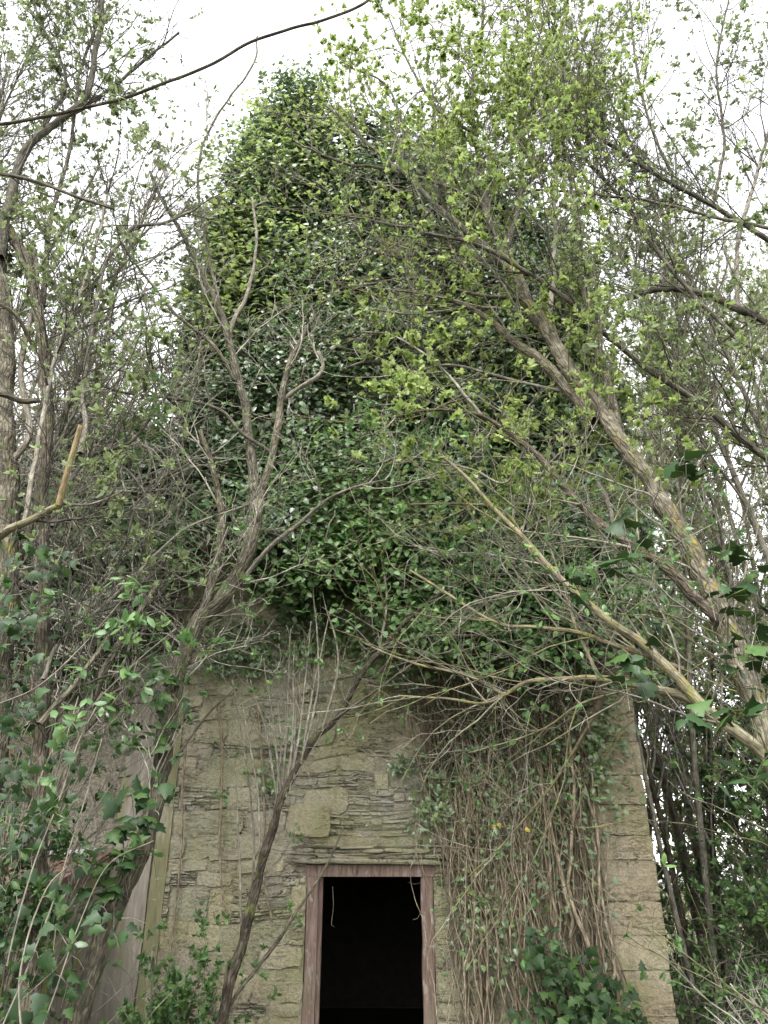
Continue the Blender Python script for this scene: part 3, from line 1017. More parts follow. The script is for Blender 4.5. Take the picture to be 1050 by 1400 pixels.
# fresh yellow-green growth over the upper left of the coat
lf = MB()
for px, py, sx, sz, n in ((350, 205, .3, .4, 300), (335, 270, .4, .5, 420), (310, 340, .3, .6, 400), (395, 170, .35, .35, 200), (300, 410, .3, .5, 300), (360, 330, .5, .6, 380), (420, 200, .4, .6, 300), (270, 450, .25, .4, 240), (390, 400, .4, .4, 200), (450, 130, .5, .4, 240), (450, 700, .35, .25, 420), (430, 740, .3, .2, 260), (520, 690, .4, .3, 260)):
    p, _ = at(px, py, YW - 0.55)
    P = p + rng.randn(n, 3) * np.array([sx, 0.16, sz])
    P[:, 1] = np.minimum(P[:, 1], YW - 0.15)
    ivy_leaves(lf, P, rng, (0.05, 0.095), tpl=IVY5, out=(0, -0.7, 0.8))
obj('new_foliage', lf, M['young'], ivy, kind='stuff')
lf = MB()
for px, py, sx, sz, n in ((460, 720, .4, .25, 420), (540, 740, .45, .3, 420), (620, 770, .45, .3, 420), (700, 790, .45, .3, 420), (780, 820, .35, .3, 300), (640, 860, .5, .22, 420), (560, 830, .4, .2, 300), (730, 880, .45, .22, 380), (420, 780, .3, .15, 200), (500, 640, .5, .3, 300), (620, 660, .5, .3, 300), (400, 620, .4, .3, 220), (300, 700, .3, .25, 200), (220, 760, .4, .25, 240), (140, 700, .5, .3, 240)):
    p, _ = at(px, py, YW - 0.85)
    P = p + rng.randn(n, 3) * np.array([sx, 0.14, sz]) * 0.8
    P[:, 1] = np.minimum(P[:, 1], YW - 0.3)
    ivy_leaves(lf, P, rng, (0.045, 0.09), tpl=HEART, out=(0, -0.7, 0.8))
obj('fresh_foliage', lf, M['fresh'], ivy, kind='stuff')

# thin patches of ivy trailing down the bare wall
lf = MB()
for px, py, sx, sz, n in ((655, 1000, 0.35, 0.30, 150), (720, 985, 0.4, 0.25, 330), (770, 1000, 0.4, 0.35, 420), (650, 950, 0.4, 0.3, 420), (720, 920, 0.5, 0.3, 420), (700, 1040, 0.5, 0.3, 380), (640, 1010, 0.35, 0.3, 260), (790, 1020, 0.3, 0.3, 260), (800, 960, 0.3, 0.3, 250), (800, 1050, 0.3, 0.3, 150), (600, 1060, 0.22, 0.3, 130), (590, 1110, 0.2, 0.2, 110), (550, 1045, 0.1, 0.08, 50),
                          (320, 865, 0.28, 0.14, 150), (350, 905, 0.25, 0.16, 130), (300, 905, 0.2, 0.15, 110), (410, 885, 0.3, 0.18, 190), (440, 840, 0.35, 0.2, 260), (500, 880, 0.4, 0.22, 300), (560, 930, 0.4, 0.25, 230),
                          (610, 915, 0.35, 0.25, 230), (690, 920, 0.5, 0.25, 350), (660, 1150, 0.3, 0.5, 130), (730, 1200, 0.35, 0.5, 190), (790, 1160, 0.2, 0.4, 110), (680, 1280, 0.35, 0.4, 120), (640, 1230, 0.12, 0.3, 60), (750, 1090, 0.5, 0.35, 260), (640, 1080, 0.25, 0.3, 120), (210, 880, 0.25, 0.12, 150), (405, 1000, 0.1, 0.1, 25), (375, 1060, 0.15, 0.2, 30)):
    p, _ = at(px, py, YW - 0.1)
    P = p + rng.randn(n, 3) * np.array([sx * 0.6, 0.05, sz * 0.6])
    P[:, 1] = np.minimum(P[:, 1], YW - 0.05)
    x_, y_ = proj(P)
    P = P[~((x_ > 408) & (x_ < 602) & (y_ > 1165))]
    ivy_leaves(lf, P, rng, (0.035, 0.07), tpl=IVY5, dark=-0.1)
obj('trailing_foliage', lf, M['ivy'], ivy, kind='stuff')

# the curtain of bare brown stems on the right of the doorway
CLU = (0.03, 0.10, 0.19, 0.25, 0.36, 0.41, 0.55, 0.60, 0.74, 0.79, 0.90, 0.97)


def curtain(n, px0, px1, py0, py1, rad, lean, rng, K=18, off=(0.03, 0.16)):
    out, rads = [], []
    for i in range(n):
        xb = at(np.clip(px0 + (px1 - px0) * CLU[rng.randint(len(CLU))] + rng.normal(0, 6), px0, px1) if rng.rand() < 0.82 else rng.uniform(px0, px1), 1380, YW)[0][0]
        zt = at(500, rng.uniform(py0, py1), YW)[0][2]
        zb = rng.uniform(0.0, 0.9) if rng.rand() < 0.75 else rng.uniform(0.9, 2.4)
        z = np.linspace(zb, zt, K)
        ph = rng.rand(3) * 90
        f = (z - zb) / (zt - zb)
        wob = 0.12 * vnoise(np.stack([z * 2.0 + ph[0], z * 0, z * 0 + ph[1]], -1), 71) + 0.035 * vnoise(np.stack([z * 6 + ph[0], z * 0, z * 0], -1), 72)
        x = xb + rng.normal(lean, 0.16) * f + wob
        y = YW - rng.uniform(*off) - 0.06 * np.abs(vnoise(np.stack([z * 3 + ph[2], z * 0, z * 0], -1), 73))
        out.append(np.stack([x, y, z], -1))
        rads.append(rng.uniform(*rad) * (1 - 0.4 * f))
    return np.array(out), np.array(rads)


P1, R1 = curtain(18, 640, 845, 840, 960, (0.009, 0.019), -0.12, rng)
P2, R2 = curtain(80, 628, 845, 850, 1010, (0.0045, 0.0085), -0.16, rng)
for Pa, Ra in ((P1, R1), (P2, R2)):
    for i in range(len(Pa)):
        m = MB()
        m.tubes(Pa[i:i + 1], Ra[i:i + 1], 6, var=rng.rand(), rough=0.35, seed=i)
        obj('stem', m, M['vine'], ivy)
th = MB()
P3, R3 = curtain(50, 600, 845, 860, 1040, (0.0025, 0.005), -0.16, rng)
th.tubes(P3, R3, 5)
PA = np.concatenate([P2, P3]); RA = np.concatenate([R2, R3])
Pg, Rg = grow(PA, RA, 520, (0.25, 0.9), (15, 60), (0, 0.02, 0.25), 8, 0.005, 0.0018, rng=rng, keep=True, wander=0.5)
Pg[:, :, 1] = np.clip(Pg[:, :, 1], YW - 0.32, YW - 0.05)
th.tubes(Pg, Rg, 4)
# brown tangle higher up under the leaves
P4, R4 = curtain(230, 590, 830, 850, 960, (0.0025, 0.006), -0.1, rng)
P4[:, :, 2] = np.linspace(0, 1, 18)[None] * (P4[:, -1:, 2] - P4[:, -1:, 2] + 1.9) + 2.5 + rng.rand(230, 1) * 0.6
P4[:, :, 1] -= 0.05
P4[:, :, 0] += (np.linspace(0, 1, 18) ** 1.5)[None] * rng.normal(-0.15, 0.25, (230, 1))
obj('thin_stems', th, M['vine'], ivy, kind='stuff')
th = MB()
th.tubes(P4, R4, 4)
obj('rootlets', th, M['vine_hairy'], ivy, kind='stuff')
# one thick hairy stem
m = MB()
add_limb(m, limb([(822, 1410), (815, 1360), (803, 1290), (792, 1220), (785, 1150), (782, 1080), (792, 1020), (815, 960), (822, 900), (813, 840), (806, 760)], (YW - 0.12, YW - 0.1, YW - 0.2), (20, 17, 17, 26, 24), seed=3), 0.3)
obj('stem', m, M['vine_hairy'], ivy, label='thick hairy brown stem')
# long single runners on the bare wall
for k, pts in enumerate((((655, 1190), (615, 1140), (590, 1100), (573, 1050), (563, 1000), (558, 950), (566, 900)), ((700, 1290), (688, 1230), (676, 1180), (640, 1150), (612, 1135)),
                         ((352, 960), (358, 1040), (362, 1110), (360, 1190), (372, 1260)), ((300, 960), (304, 1050), (301, 1140), (303, 1210), (312, 1260)), ((255, 1010), (250, 1080), (248, 1160), (238, 1260), (228, 1330)),
                         ((575, 960), (584, 1020), (600, 1090), (622, 1160)))):
    m = MB()
    add_limb(m, limb(pts, (YW - 0.08, YW - 0.06), (4.5, 3.5), seed=k), 0.1)
    obj('stem', m, M['vine'], ivy)
# pale dead runners and twigs on the face of the leaf mass
c = coat(270, (-2.3, 2.5), (4.5, 11.5), YW - 0.1, ivy_thick, ivy_low, top, rng, 0.1)
d0 = nrm(rng.randn(len(c), 3) * np.array([1, 0.25, 0.8]))
pp = [c]
for k in range(9):
    d0 = nrm(d0 + rng.randn(len(c), 3) * 0.38)
    nx_ = pp[-1] + d0 * 0.10
    nx_[:, 1] = np.minimum(nx_[:, 1], YW - 0.15)
    pp.append(nx_)
P = np.stack(pp, 1)
R = np.linspace(1, 0.5, 10)[None] * rng.uniform(0.004, 0.010, (len(c), 1))
m = MB()
m.tubes(P, R, 5)
Pg, Rg = grow(P, R, 500, (0.15, 0.5), (25, 80), (0, -0.2, 0), 6, 0.004, 0.002, rng=rng, keep=False, wander=0.6)
m.tubes(Pg, Rg, 4)
obj('dead_runners', m, M['twig_pale'], ivy, kind='stuff')
# individual leaves hanging in front, lowest part of the coat
P = coat(2600, (-2.0, 2.5), (3.5, 6.4), YW - 0.12, ivy_thick, ivy_low, lambda x: x * 0 + 6.4, rng, 0.05)[:285]
tplm = MB(); tplm.leaves(HEART, np.zeros((1, 3)), np.array([[1., 0, 0]]), np.array([[0, 0, 1.]]), np.array([1.0]), np.array([0.75]))
tpl2 = MB(); tpl2.leaves(HEART, np.zeros((1, 3)), np.array([[1., 0, 0]]), np.array([[0, 0, 1.]]), np.array([1.0]), np.array([0.45]))
LM = [tplm.mesh('ivy_leaf', M['ivy']), tpl2.mesh('ivy_leaf', M['ivy'])]
n = len(P)
nor = nrm(np.array([0, -0.7, 0.85]) + rng.randn(n, 3) * 0.4)
single_leaves('leaf', LM, ivy, P, nrm(rng.randn(n, 3) * 0.6 + np.array([0, -0.4, -0.5])), nor, rng.uniform(0.07, 0.12, n))
# yellow leaves caught in the stems
P = np.array([at(682, 1125, YW - 0.2)[0], at(718, 1132, YW - 0.2)[0], at(678, 1130, YW - 0.2)[0]])
m = MB(); m.leaves(HEART, np.zeros((1, 3)), np.array([[1., 0, 0]]), np.array([[0, 0, 1.]]), np.array([1.0]), np.array([0.5]))
single_leaves('leaf', [m.mesh('yellow_leaf', M['yellow_leaf'])], ivy, P, nrm(np.array([[0.2, -0.3, -1], [0.7, -0.2, -0.5], [-1, -0.2, -.2]])), nrm(np.array([[0.2, -1, 0.3], [0, -1, 0.4], [0.1, -1, 0.1]])), np.array([0.05, 0.055, 0.045]))

# ------------------------------------------------------------------ ivy heap on the outbuilding
heap = thing('ivy', 'ragged ivy heap with a tangle of bare grey stems, on the pebbledashed outbuilding', 'ivy', (-3.8, 7.4, 0))
ltop = lambda x: np.interp(x, [-6.6, -5.5, -4.2, -3.2, -2.3], [6.2, 6.3, 6.0, 6.1, 6.6]) + 0.5 * vnoise(np.stack([x * 1.7, x * 0, x * 0], -1), 47)
llow = lambda x: np.interp(x, [-6.6, -4, -2.9, -2.2], [3.4, 3.5, 3.6, 3.9]) + 0.3 * vnoise(np.stack([x * 2.3, x * 0, x * 0], -1), 48)
lth = lambda x, z: np.clip(0.6 + 0.4 * vnoise(np.stack([x * 1.3, z * 1.3, x * 0], -1), 49), 0.1, 1.2)
lf = MB()
P = coat(20000, (-6.6, -2.2), (3.2, 7.0), 7.6, lth, llow, ltop, rng, 0.3, clumpy)
ivy_leaves(lf, P, rng, (0.07, 0.115))
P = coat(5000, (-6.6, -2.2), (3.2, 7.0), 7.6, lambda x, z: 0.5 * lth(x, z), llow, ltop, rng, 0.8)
ivy_leaves(lf, P, rng, (0.09, 0.13), dark=0.35)  # deeper leaves coloured darker, shade painted into the heap
P = np.stack([rng.uniform(-6.6, -2.3, 6000), rng.uniform(7.0, 10.5, 6000), np.zeros(6000)], -1)
P[:, 2] = np.minimum(ltop(P[:, 0]) * 0.93 + rng.rand(6000) * 0.5, 6.9)
ivy_leaves(lf, P, rng, (0.07, 0.115), out=(0, -0.4, 1))
obj('foliage', lf, M['ivy'], heap, kind='stuff')
m = MB()
c = coat(1100, (-6.4, -2.1), (3.3, 6.6), 7.1, lth, llow, ltop, rng, 0.1)
d0 = nrm(rng.randn(len(c), 3) * np.array([1, 0.3, 0.9]) + np.array([0.3, 0, 0.2]))
pp = [c]
bend = rng.randn(len(c), 3) * 0.12
for k in range(10):
    d0 = nrm(d0 + rng.randn(len(c), 3) * 0.2 + bend)
    pp.append(pp[-1] + d0 * 0.14)
P = np.stack(pp, 1)
R = np.linspace(1, 0.45, 11)[None] * rng.uniform(0.004, 0.012, (len(c), 1))
m.tubes(P, R, 5)
Pg, Rg = grow(P, R, 2400, (0.2, 0.7), (25, 70), (0, -0.1, 0.1), 7, 0.005, 0.002, rng=rng, keep=False, wander=0.5)
m.tubes(Pg, Rg, 4)
obj('bare_stems', m, M['twig_pale'], heap, kind='stuff')


# ------------------------------------------------------------------ trees
class Tree:
    def __init__(s, name, label, cat='tree', loc=(0, 0, 0), group=None, bark='bark', twig='twig', seed=1):
        s.t = thing(name, label, cat, loc, group)
        s.bark, s.twig, s.rng = bark, twig, np.random.RandomState(seed)
        s.limbs = []
        s.seed = seed

    def add(s, PR, name='branch', mat=None, label=None, rough=0.18, grows=True):
        m = MB()
        add_limb(m, PR, rough, s.seed + len(s.limbs), var=s.rng.rand())
        obj(name, m, M[mat or s.bark], s.t, label=label)
        if grows:
            s.limbs.append(PR)

    def base(s, K=20):
        Q = [resample(l, K) for l in s.limbs]
        return np.array([q[0] for q in Q]), np.array([q[1] for q in Q])

    def twigs(s, levels, P=None, R=None, keep=True, name='twigs', mat=None, minr=0.0015, sides=4):
        if P is None:
            P, R = s.base()
        m = MB()
        out = []
        for i, (n, L, ang, trop, rmax, wander, tmin) in enumerate(levels):
            P, R = grow(P, R, n, L, ang, trop, 8 if i < 2 else 6, rmax, minr, rng=s.rng, keep=keep, wander=wander, tmin=tmin)
            m.tubes(P, R, sides + (1 if i == 0 else 0), var=s.rng.rand(len(P)))
            out.append((P, R))
        obj(name, m, M[mat or s.twig], s.t, kind='stuff')
        return out

    def crown(s, P, tpl, n, m, size, mat, name='crown', **kw):
        mb = MB()
        rosettes(mb, tpl, P, n, m, size, s.rng, **kw)
        obj(name, mb, M[mat], s.t, kind='stuff')


UPT = (0, 0, 0.35)

# --- A: curved trunk left of the doorway, forking high up
A = Tree('tree', 'curving brown forked trunk in front of the wall, between the ivy heap and the doorway', loc=(*at(88, 1480, 4.7)[0][:2], 0), seed=11)
base = at(80, 1500, 4.7)[0]
tr = limb([(40, 1700), (70, 1520), (98, 1420), (135, 1300), (178, 1195), (203, 1120), (222, 1040), (234, 960), (250, 905), (275, 855), (310, 810), (335, 765), (348, 720), (352, 688)],
          (4.6, 4.75, 5.0, 5.3), (48, 43, 38, 32, 28, 25), jit=0.5, seed=2)
A.add(tr, 'trunk', rough=0.28)
A.add(limb([(352, 692), (345, 640), (338, 570), (325, 510), (312, 460), (300, 420), (281, 388), (262, 350), (248, 318), (225, 280), (205, 235)], (5.3, 5.7), (19, 15, 9, 5)))
A.add(limb([(352, 690), (368, 640), (380, 580), (385, 545), (395, 500), (410, 470), (425, 440), (438, 427)], (5.3, 5.5), (16, 12, 7)))
A.add(limb([(385, 548), (410, 530), (435, 515), (442, 498), (434, 480)], (5.45, 5.3), (9, 6)), mat='bark_grey')
A.add(limb([(313, 460), (322, 432), (336, 408), (346, 370), (350, 320), (344, 270)], (5.55, 5.8), (9, 6, 4)), mat='bark_grey')
A.add(limb([(272, 858), (290, 798), (301, 753), (304, 715), (299, 675), (286, 625), (273, 589)], (5.15, 5.0), (17, 13, 8)))
A.add(limb([(335, 788), (372, 745), (410, 715), (445, 685), (482, 667), (530, 655)], (5.2, 4.9), (9, 7, 3)), mat='bark_grey')
A.add(limb([(215, 1088), (245, 1030), (285, 975), (315, 945), (322, 930)], (5.0, 5.6), (6, 3)), mat='bark_dark')
A.add(limb([(322, 520), (290, 470), (240, 430), (200, 380), (165, 330)], (5.4, 5.0), (7, 4)))
A.add(limb([(300, 420), (282, 330), (270, 240), (290, 170), (345, 90), (352, 50)], (5.6, 5.9), (6, 3)))
A.add(limb([(372, 620), (330, 590), (300, 560), (240, 545), (170, 537), (133, 524)], (5.35, 5.0), (7, 4)), mat='bark_dark')
tw = A.twigs([(60, (0.5, 1.3), (25, 65), UPT, 0.010, 0.4, 0.35), (330, (0.3, 0.8), (25, 65), (0, 0, 0.15), 0.005, 0.5, 0.2), (800, (0.12, 0.4), (25, 65), UPT, 0.003, 0.5, 0.2)],
             mat='twig_pale')
A.crown(tw[2][0], OVAL, 620, 5, (0.025, 0.05), 'fresh')

# --- B: slim leaning stem left of the door
B = Tree('tree', 'slim dark leaning stem just left of the doorway with upright shoots', loc=(at(286, 1480, 6.4)[0][0], 6.4, 0), seed=12, bark='bark_dark', twig='twig')
B.add(limb([(262, 1560), (280, 1490), (298, 1420), (330, 1290), (355, 1190), (380, 1110), (405, 1050), (430, 1010), (458, 983), (490, 930), (520, 890), (555, 850), (590, 820), (630, 795)], (6.45, 6.5, 6.6, 6.3), (21, 20, 18, 14, 11, 8, 5)), 'trunk', mat='bark_mid', rough=0.35)
B.add(limb([(285, 1440), (318, 1370), (355, 1320), (400, 1255), (448, 1180), (470, 1130)], (6.45, 6.9), (9, 6, 3)), mat='bark')
B.add(limb([(520, 890), (580, 870), (660, 868), (720, 850)], (6.4, 6.0), (6, 3)))
B.add(limb([(455, 985), (520, 940), (580, 900), (640, 890)], (6.4, 6.1), (5, 3)))
for k, (x0, y0, x1, y1, x2, y2) in enumerate(((384, 1105, 392, 1000, 397, 860), (392, 1090, 400, 990, 402, 895), (396, 1080, 412, 985, 425, 850), (402, 1065, 404, 980, 410, 920), (412, 1045, 425, 960, 452, 830), (385, 1100, 375, 1000, 360, 900),
                                             (380, 1115, 366, 1010, 342, 930), (412, 1040, 436, 930, 428, 800), (370, 1150, 384, 1030, 380, 960), (356, 1190, 352, 1080, 330, 960), (340, 1250, 346, 1120, 318, 930), (330, 1290, 326, 1150, 322, 1050), (440, 1000, 462, 900, 440, 810), (520, 890, 528, 800, 505, 700))):
    B.add(limb([(x0, y0), (x1, y1), (x2, y2)], (6.55, 6.75), (4.5, 4, 2.2), seed=k), 'shoot', mat='bark_grey', rough=0.06)
tw = B.twigs([(60, (0.3, 0.8), (15, 55), UPT, 0.006, 0.4, 0.35), (150, (0.15, 0.45), (20, 60), UPT, 0.003, 0.5, 0.2)])
B.crown(tw[1][0], OVAL, 240, 4, (0.03, 0.055), 'fresh')

# --- C: big leaning tree on the right
C = Tree('tree', 'big leaning tree right of the ruin with yellow lichen and a bright green crown', loc=(2.75, 3.6, 0), seed=13, bark='bark_lichen', twig='twig')
C.add(limb([(1190, 1900), (1140, 1500), (1090, 1200), (1058, 1050), (1035, 970), (998, 868), (958, 782), (917, 711), (879, 646), (833, 578), (783, 513), (749, 452), (718, 408), (692, 350)],
           (3.6, 4.0, 4.4, 5.0), (58, 48, 40, 38, 36, 32, 26, 21), jit=0.35, seed=6), 'trunk', rough=0.4)
LB = [
    ([(692, 350), (673, 316), (650, 183), (646, 114), (660, 30), (655, -60)], (5.0, 5.6), (14, 7, 4), 'bark_dark'),
    ([(694, 355), (692, 343), (711, 267), (712, 160), (722, 60), (720, -50)], (5.0, 5.4), (12, 7, 4), 'bark_dark'),
    ([(700, 370), (665, 339), (597, 282), (551, 236), (509, 202), (444, 141)], (4.95, 5.2), (13, 9, 4), 'bark_dark'),
    ([(680, 330), (657, 278), (597, 251), (513, 229), (478, 225), (418, 202)], (5.0, 5.3), (9, 6, 4), 'bark_dark'),
    ([(810, 577), (776, 528), (745, 498), (700, 463), (660, 430), (600, 405), (540, 395)], (4.75, 5.2), (22, 18, 10, 5), None),
    ([(985, 850), (948, 815), (917, 780), (863, 745), (814, 711), (764, 658), (720, 610), (660, 570), (590, 560), (540, 570)], (4.3, 4.8), (20, 18, 13, 7, 4), 'bark_mid'),
    ([(845, 585), (830, 520), (810, 445), (795, 350), (785, 280), (770, 190)], (4.7, 5.3), (17, 12, 7, 4), None),
    ([(749, 452), (757, 380), (760, 250), (775, 140), (765, 40)], (4.9, 5.4), (10, 7, 4), 'bark_grey'),
    ([(720, 410), (640, 400), (560, 380), (470, 400), (400, 440)], (4.9, 5.4), (8, 5, 3), 'bark_dark'),
    ([(700, 365), (610, 345), (540, 350), (480, 330)], (4.95, 5.5), (7, 4), 'bark_dark'),
    ([(735, 430), (660, 420), (560, 430), (500, 420)], (4.9, 5.3), (6, 4), 'twig'),
    ([(800, 540), (700, 520), (620, 500), (560, 510)], (4.8, 5.3), (6, 4), 'twig'),
    ([(660, 570), (600, 500), (540, 460), (500, 455)], (4.8, 5.2), (6, 3), 'twig'),
    ([(720, 610), (690, 660), (640, 640), (560, 625), (510, 635)], (4.7, 5.0), (5, 3), 'twig'),
    ([(650, 183), (600, 150), (560, 90), (530, 20)], (5.1, 5.5), (6, 3), 'bark_dark'),
    ([(711, 267), (760, 200), (800, 110), (820, 20)], (5.1, 5.5), (6, 3), 'bark_dark'),
    ([(597, 282), (560, 310), (500, 300), (440, 290)], (5.0, 5.3), (5, 3), 'bark_dark'),
    ([(551, 236), (548, 160), (520, 110), (470, 90)], (5.1, 5.4), (5, 3), 'bark_dark'),
    ([(673, 316), (640, 240), (600, 190), (590, 120)], (5.0, 5.4), (6, 3), 'bark_dark'),
]
for pts, Y, w_, mt in LB:
    C.add(limb(pts, Y, w_), mat=mt)
# lichen-orange low boughs
LO = [
    ([(1068, 1060), (1050, 1040), (1010, 1005), (965, 968), (925, 925), (880, 880), (842, 855), (810, 830), (770, 795), (720, 740), (680, 700), (640, 655), (600, 620)], (4.2, 4.6), (23, 21, 16, 11, 8, 5)),
    ([(968, 970), (940, 955), (880, 940), (820, 927), (770, 928), (720, 933), (690, 950), (660, 962), (610, 955), (545, 952)], (4.3, 4.9), (17, 13, 9, 5, 4)),
    ([(935, 915), (880, 895), (835, 880), (790, 865), (730, 858), (690, 855), (640, 830), (560, 780)], (4.35, 4.8), (9, 7, 4)),
    ([(820, 927), (805, 895), (785, 850), (770, 795)], (4.5, 4.6), (8, 6, 5)),
    ([(690, 950), (640, 925), (560, 905), (500, 880)], (4.75, 5.1), (7, 5, 3)),
    ([(770, 795), (730, 760), (690, 700), (640, 690), (560, 690)], (4.6, 4.9), (8, 5, 3)),
    ([(815, 975), (790, 1020), (745, 1085), (700, 1140), (640, 1200)], (4.9, 5.8), (7, 5, 3)),
    ([(880, 940), (800, 960), (735, 1000), (640, 1030)], (4.6, 5.4), (5, 4, 2.5)),
]
for pts, Y, w_ in LO:
    C.add(limb(pts, Y, w_), mat='bark_orange', label='bough with orange lichen')
C.add(limb([(815, 660), (832, 690), (840, 730), (843, 780), (841, 845)], (4.6, 4.5), (9, 7, 5)), mat='bark_grey', grows=False)
tw = C.twigs([(360, (0.5, 1.6), (25, 70), (0, 0, 0.12), 0.010, 0.35, 0.12), (1700, (0.3, 0.9), (25, 70), (0, 0, 0.1), 0.005, 0.45, 0.15), (3600, (0.12, 0.45), (25, 65), UPT, 0.0028, 0.5, 0.15)])
wb_ = MB()
PW, RW = grow(*C.base(), 180, (0.8, 2.4), (30, 85), (-0.22, 0.02, 0.02), 12, 0.0065, 0.0022, rng=C.rng, wander=0.4, tmin=0.1)
wb_.tubes(PW, RW, 5)
PX, RX = grow(PW, RW, 700, (0.2, 0.8), (25, 70), (0, 0, 0.1), 7, 0.004, 0.0016, rng=C.rng, wander=0.5)
wb_.tubes(PX, RX, 4)
obj('long_twigs', wb_, M['twig_olive'], C.t, kind='stuff')
# leaves: bright on the upper crown, sparse on the low boughs
allp = np.concatenate([tw[1][0][:, [0, 1, 3, 5, 6, 7]], tw[2][0], PX[:, [0, 1, 2, 4, 5, 6]]])
hi = allp[:, -1, 2] > 4.1
cx_, cy_ = proj(allp[:, -1])
hi &= (cx_ > 400 + (cy_ - 100) * 0.25 + 45 * C.rng.randn(len(cx_))) & (C.rng.rand(len(cx_)) > np.clip((cy_ - 560) / 400, 0, 0.65))
C.crown(allp[hi], MAPLE, 7500, 3, (0.024, 0.052), 'young', spread=0.75)
C.crown(allp[hi], OVAL, 5500, 3, (0.022, 0.05), 'young', name='small_leaves', spread=0.7)
C.crown(allp[allp[:, -1, 2] <= 4.1], OVAL, 700, 4, (0.025, 0.05), 'fresh', name='lower_leaves')

# --- D: tree beyond the right edge, long boughs reaching in
D = Tree('tree', 'tree beyond the right side whose long dark boughs cross the pale sky', loc=(5.2, 5.0, 0), seed=14, bark='bark_dark', twig='twig_dark')
D.add(limb([(1500, 1700), (1420, 1100), (1330, 800), (1200, 560), (1120, 470), (1050, 440), (1008, 421), (966, 402), (917, 395), (863, 406), (818, 421)], (5.0, 5.2, 5.6), (46, 40, 34, 26, 21, 14, 8)), 'trunk')
for pts, Y, w_, mt in (
    ([(1330, 800), (1180, 700), (1050, 627), (966, 558), (917, 524), (863, 486), (818, 448), (772, 406), (715, 368), (650, 334), (580, 318)], (5.2, 4.6), (15, 13, 10, 6), None),
    ([(1200, 580), (1050, 494), (978, 433), (932, 383), (890, 330), (850, 270), (800, 215), (780, 170), (755, 80)], (5.3, 5.6), (10, 8, 5), None),
    ([(1200, 400), (1050, 328), (974, 282), (924, 255), (863, 217), (810, 179), (776, 126), (757, 38)], (5.4, 5.6), (11, 8, 4), None),
    ([(1250, 360), (1050, 312), (993, 301), (917, 282), (860, 270), (726, 259)], (5.4, 5.5), (8, 6, 4), 'bark_grey'),
    ([(924, 255), (890, 170), (870, 90), (860, -20)], (5.6, 5.8), (6, 3), None),
    ([(974, 282), (990, 190), (980, 90), (1000, -20)], (5.6, 5.8), (6, 3), None),
    ([(1008, 421), (1010, 330), (1040, 220), (1070, 100)], (5.5, 5.8), (8, 5), 'bark_grey'),
    ([(1150, 650), (1050, 600), (980, 575), (930, 570)], (5.2, 5.4), (6, 3), 'bark'),
):
    D.add(limb(pts, Y, w_), mat=mt)
tw = D.twigs([(320, (0.6, 1.8), (25, 65), UPT, 0.009, 0.35, 0.3), (1500, (0.3, 0.9), (25, 65), (0, 0, 0.15), 0.0045, 0.5, 0.15), (3800, (0.12, 0.4), (25, 65), UPT, 0.003, 0.5, 0.15)])
D.crown(tw[2][0], OVAL, 5200, 5, (0.03, 0.055), 'grey_green')

# --- E: stems at the left edge
E = Tree('tree', 'dark forked stem rising at the left edge into a sparse budding crown', loc=(*at(60, 1500, 4.3)[0][:2], 0), seed=15, bark='bark', twig='twig_dark')
E.add(limb([(20, 1700), (40, 1400), (50, 1150), (57, 950), (60, 850), (58, 730), (59, 673), (63, 560), (63, 501), (53, 425), (40, 370), (20, 330), (4, 300)], (4.2, 4.3, 4.5, 4.9), (46, 40, 30, 24, 20, 16)), 'trunk', mat='bark_mid', rough=0.35)
for pts, Y, w_, mt in (
    ([(0, 350), (4, 324), (19, 248), (38, 202), (61, 179), (88, 160), (118, 133), (130, 76), (141, 0), (140, -80)], (4.8, 5.1), (19, 15, 10, 5), 'bark_dark'),
    ([(88, 160), (140, 130), (200, 80), (245, 45)], (5.0, 5.3), (8, 4), 'bark_dark'),
    ([(50, 190), (90, 110), (60, 40), (30, -40)], (5.0, 5.2), (7, 4), 'bark_dark'),
    ([(58, 420), (65, 324), (80, 259), (99, 183), (110, 95), (133, 30), (140, -50)], (4.9, 5.2), (10, 6, 4), None),
    ([(30, 720), (38, 692), (57, 578), (76, 490), (103, 421), (130, 340), (150, 250)], (4.4, 4.8), (9, 7, 4), 'bark_grey'),
    ([(45, 470), (20, 430), (-30, 400)], (4.8, 4.5), (8, 5), None),
    ([(110, 620), (118, 578), (112, 540), (122, 482), (133, 406), (145, 360), (164, 331), (183, 312), (221, 305), (260, 290)], (4.6, 5.2), (11, 8, 5), 'bark_grey'),
    ([(70, 720), (95, 661), (126, 623), (179, 604), (213, 559), (244, 520), (267, 475), (290, 440)], (4.5, 5.2), (9, 6, 3), 'bark_dark'),
    ([(244, 555), (229, 543), (209, 509), (179, 475), (141, 444)], (5.2, 4.9), (7, 5), 'bark_dark'),
    ([(60, 640), (110, 540), (80, 500), (60, 460)], (4.6, 4.9), (6, 4), 'bark_dark'),
    ([(58, 930), (80, 880), (150, 820), (190, 780), (260, 720), (340, 690)], (4.3, 4.8), (8, 5, 3), 'bark_grey'),
    ([(55, 990), (103, 932), (140, 885), (152, 860)], (4.2, 4.4), (13, 9, 6), 'bark'),
    ([(70, 1120), (100, 1030), (141, 917), (190, 838), (215, 800)], (4.4, 5.0), (18, 15, 9), 'bark'),
):
    E.add(limb(pts, Y, w_), mat=mt)
E.add(limb([(-20, 760), (10, 726), (38, 711), (80, 690)], (4.3, 4.1), (14, 13, 11)), mat='bark_orange')
E.add(limb([(78, 692), (91, 642), (101, 608), (109, 583)], (4.1, 4.05), (12, 10, 9)), mat='peeled', label='snapped peeled yellow-brown limb', grows=False)
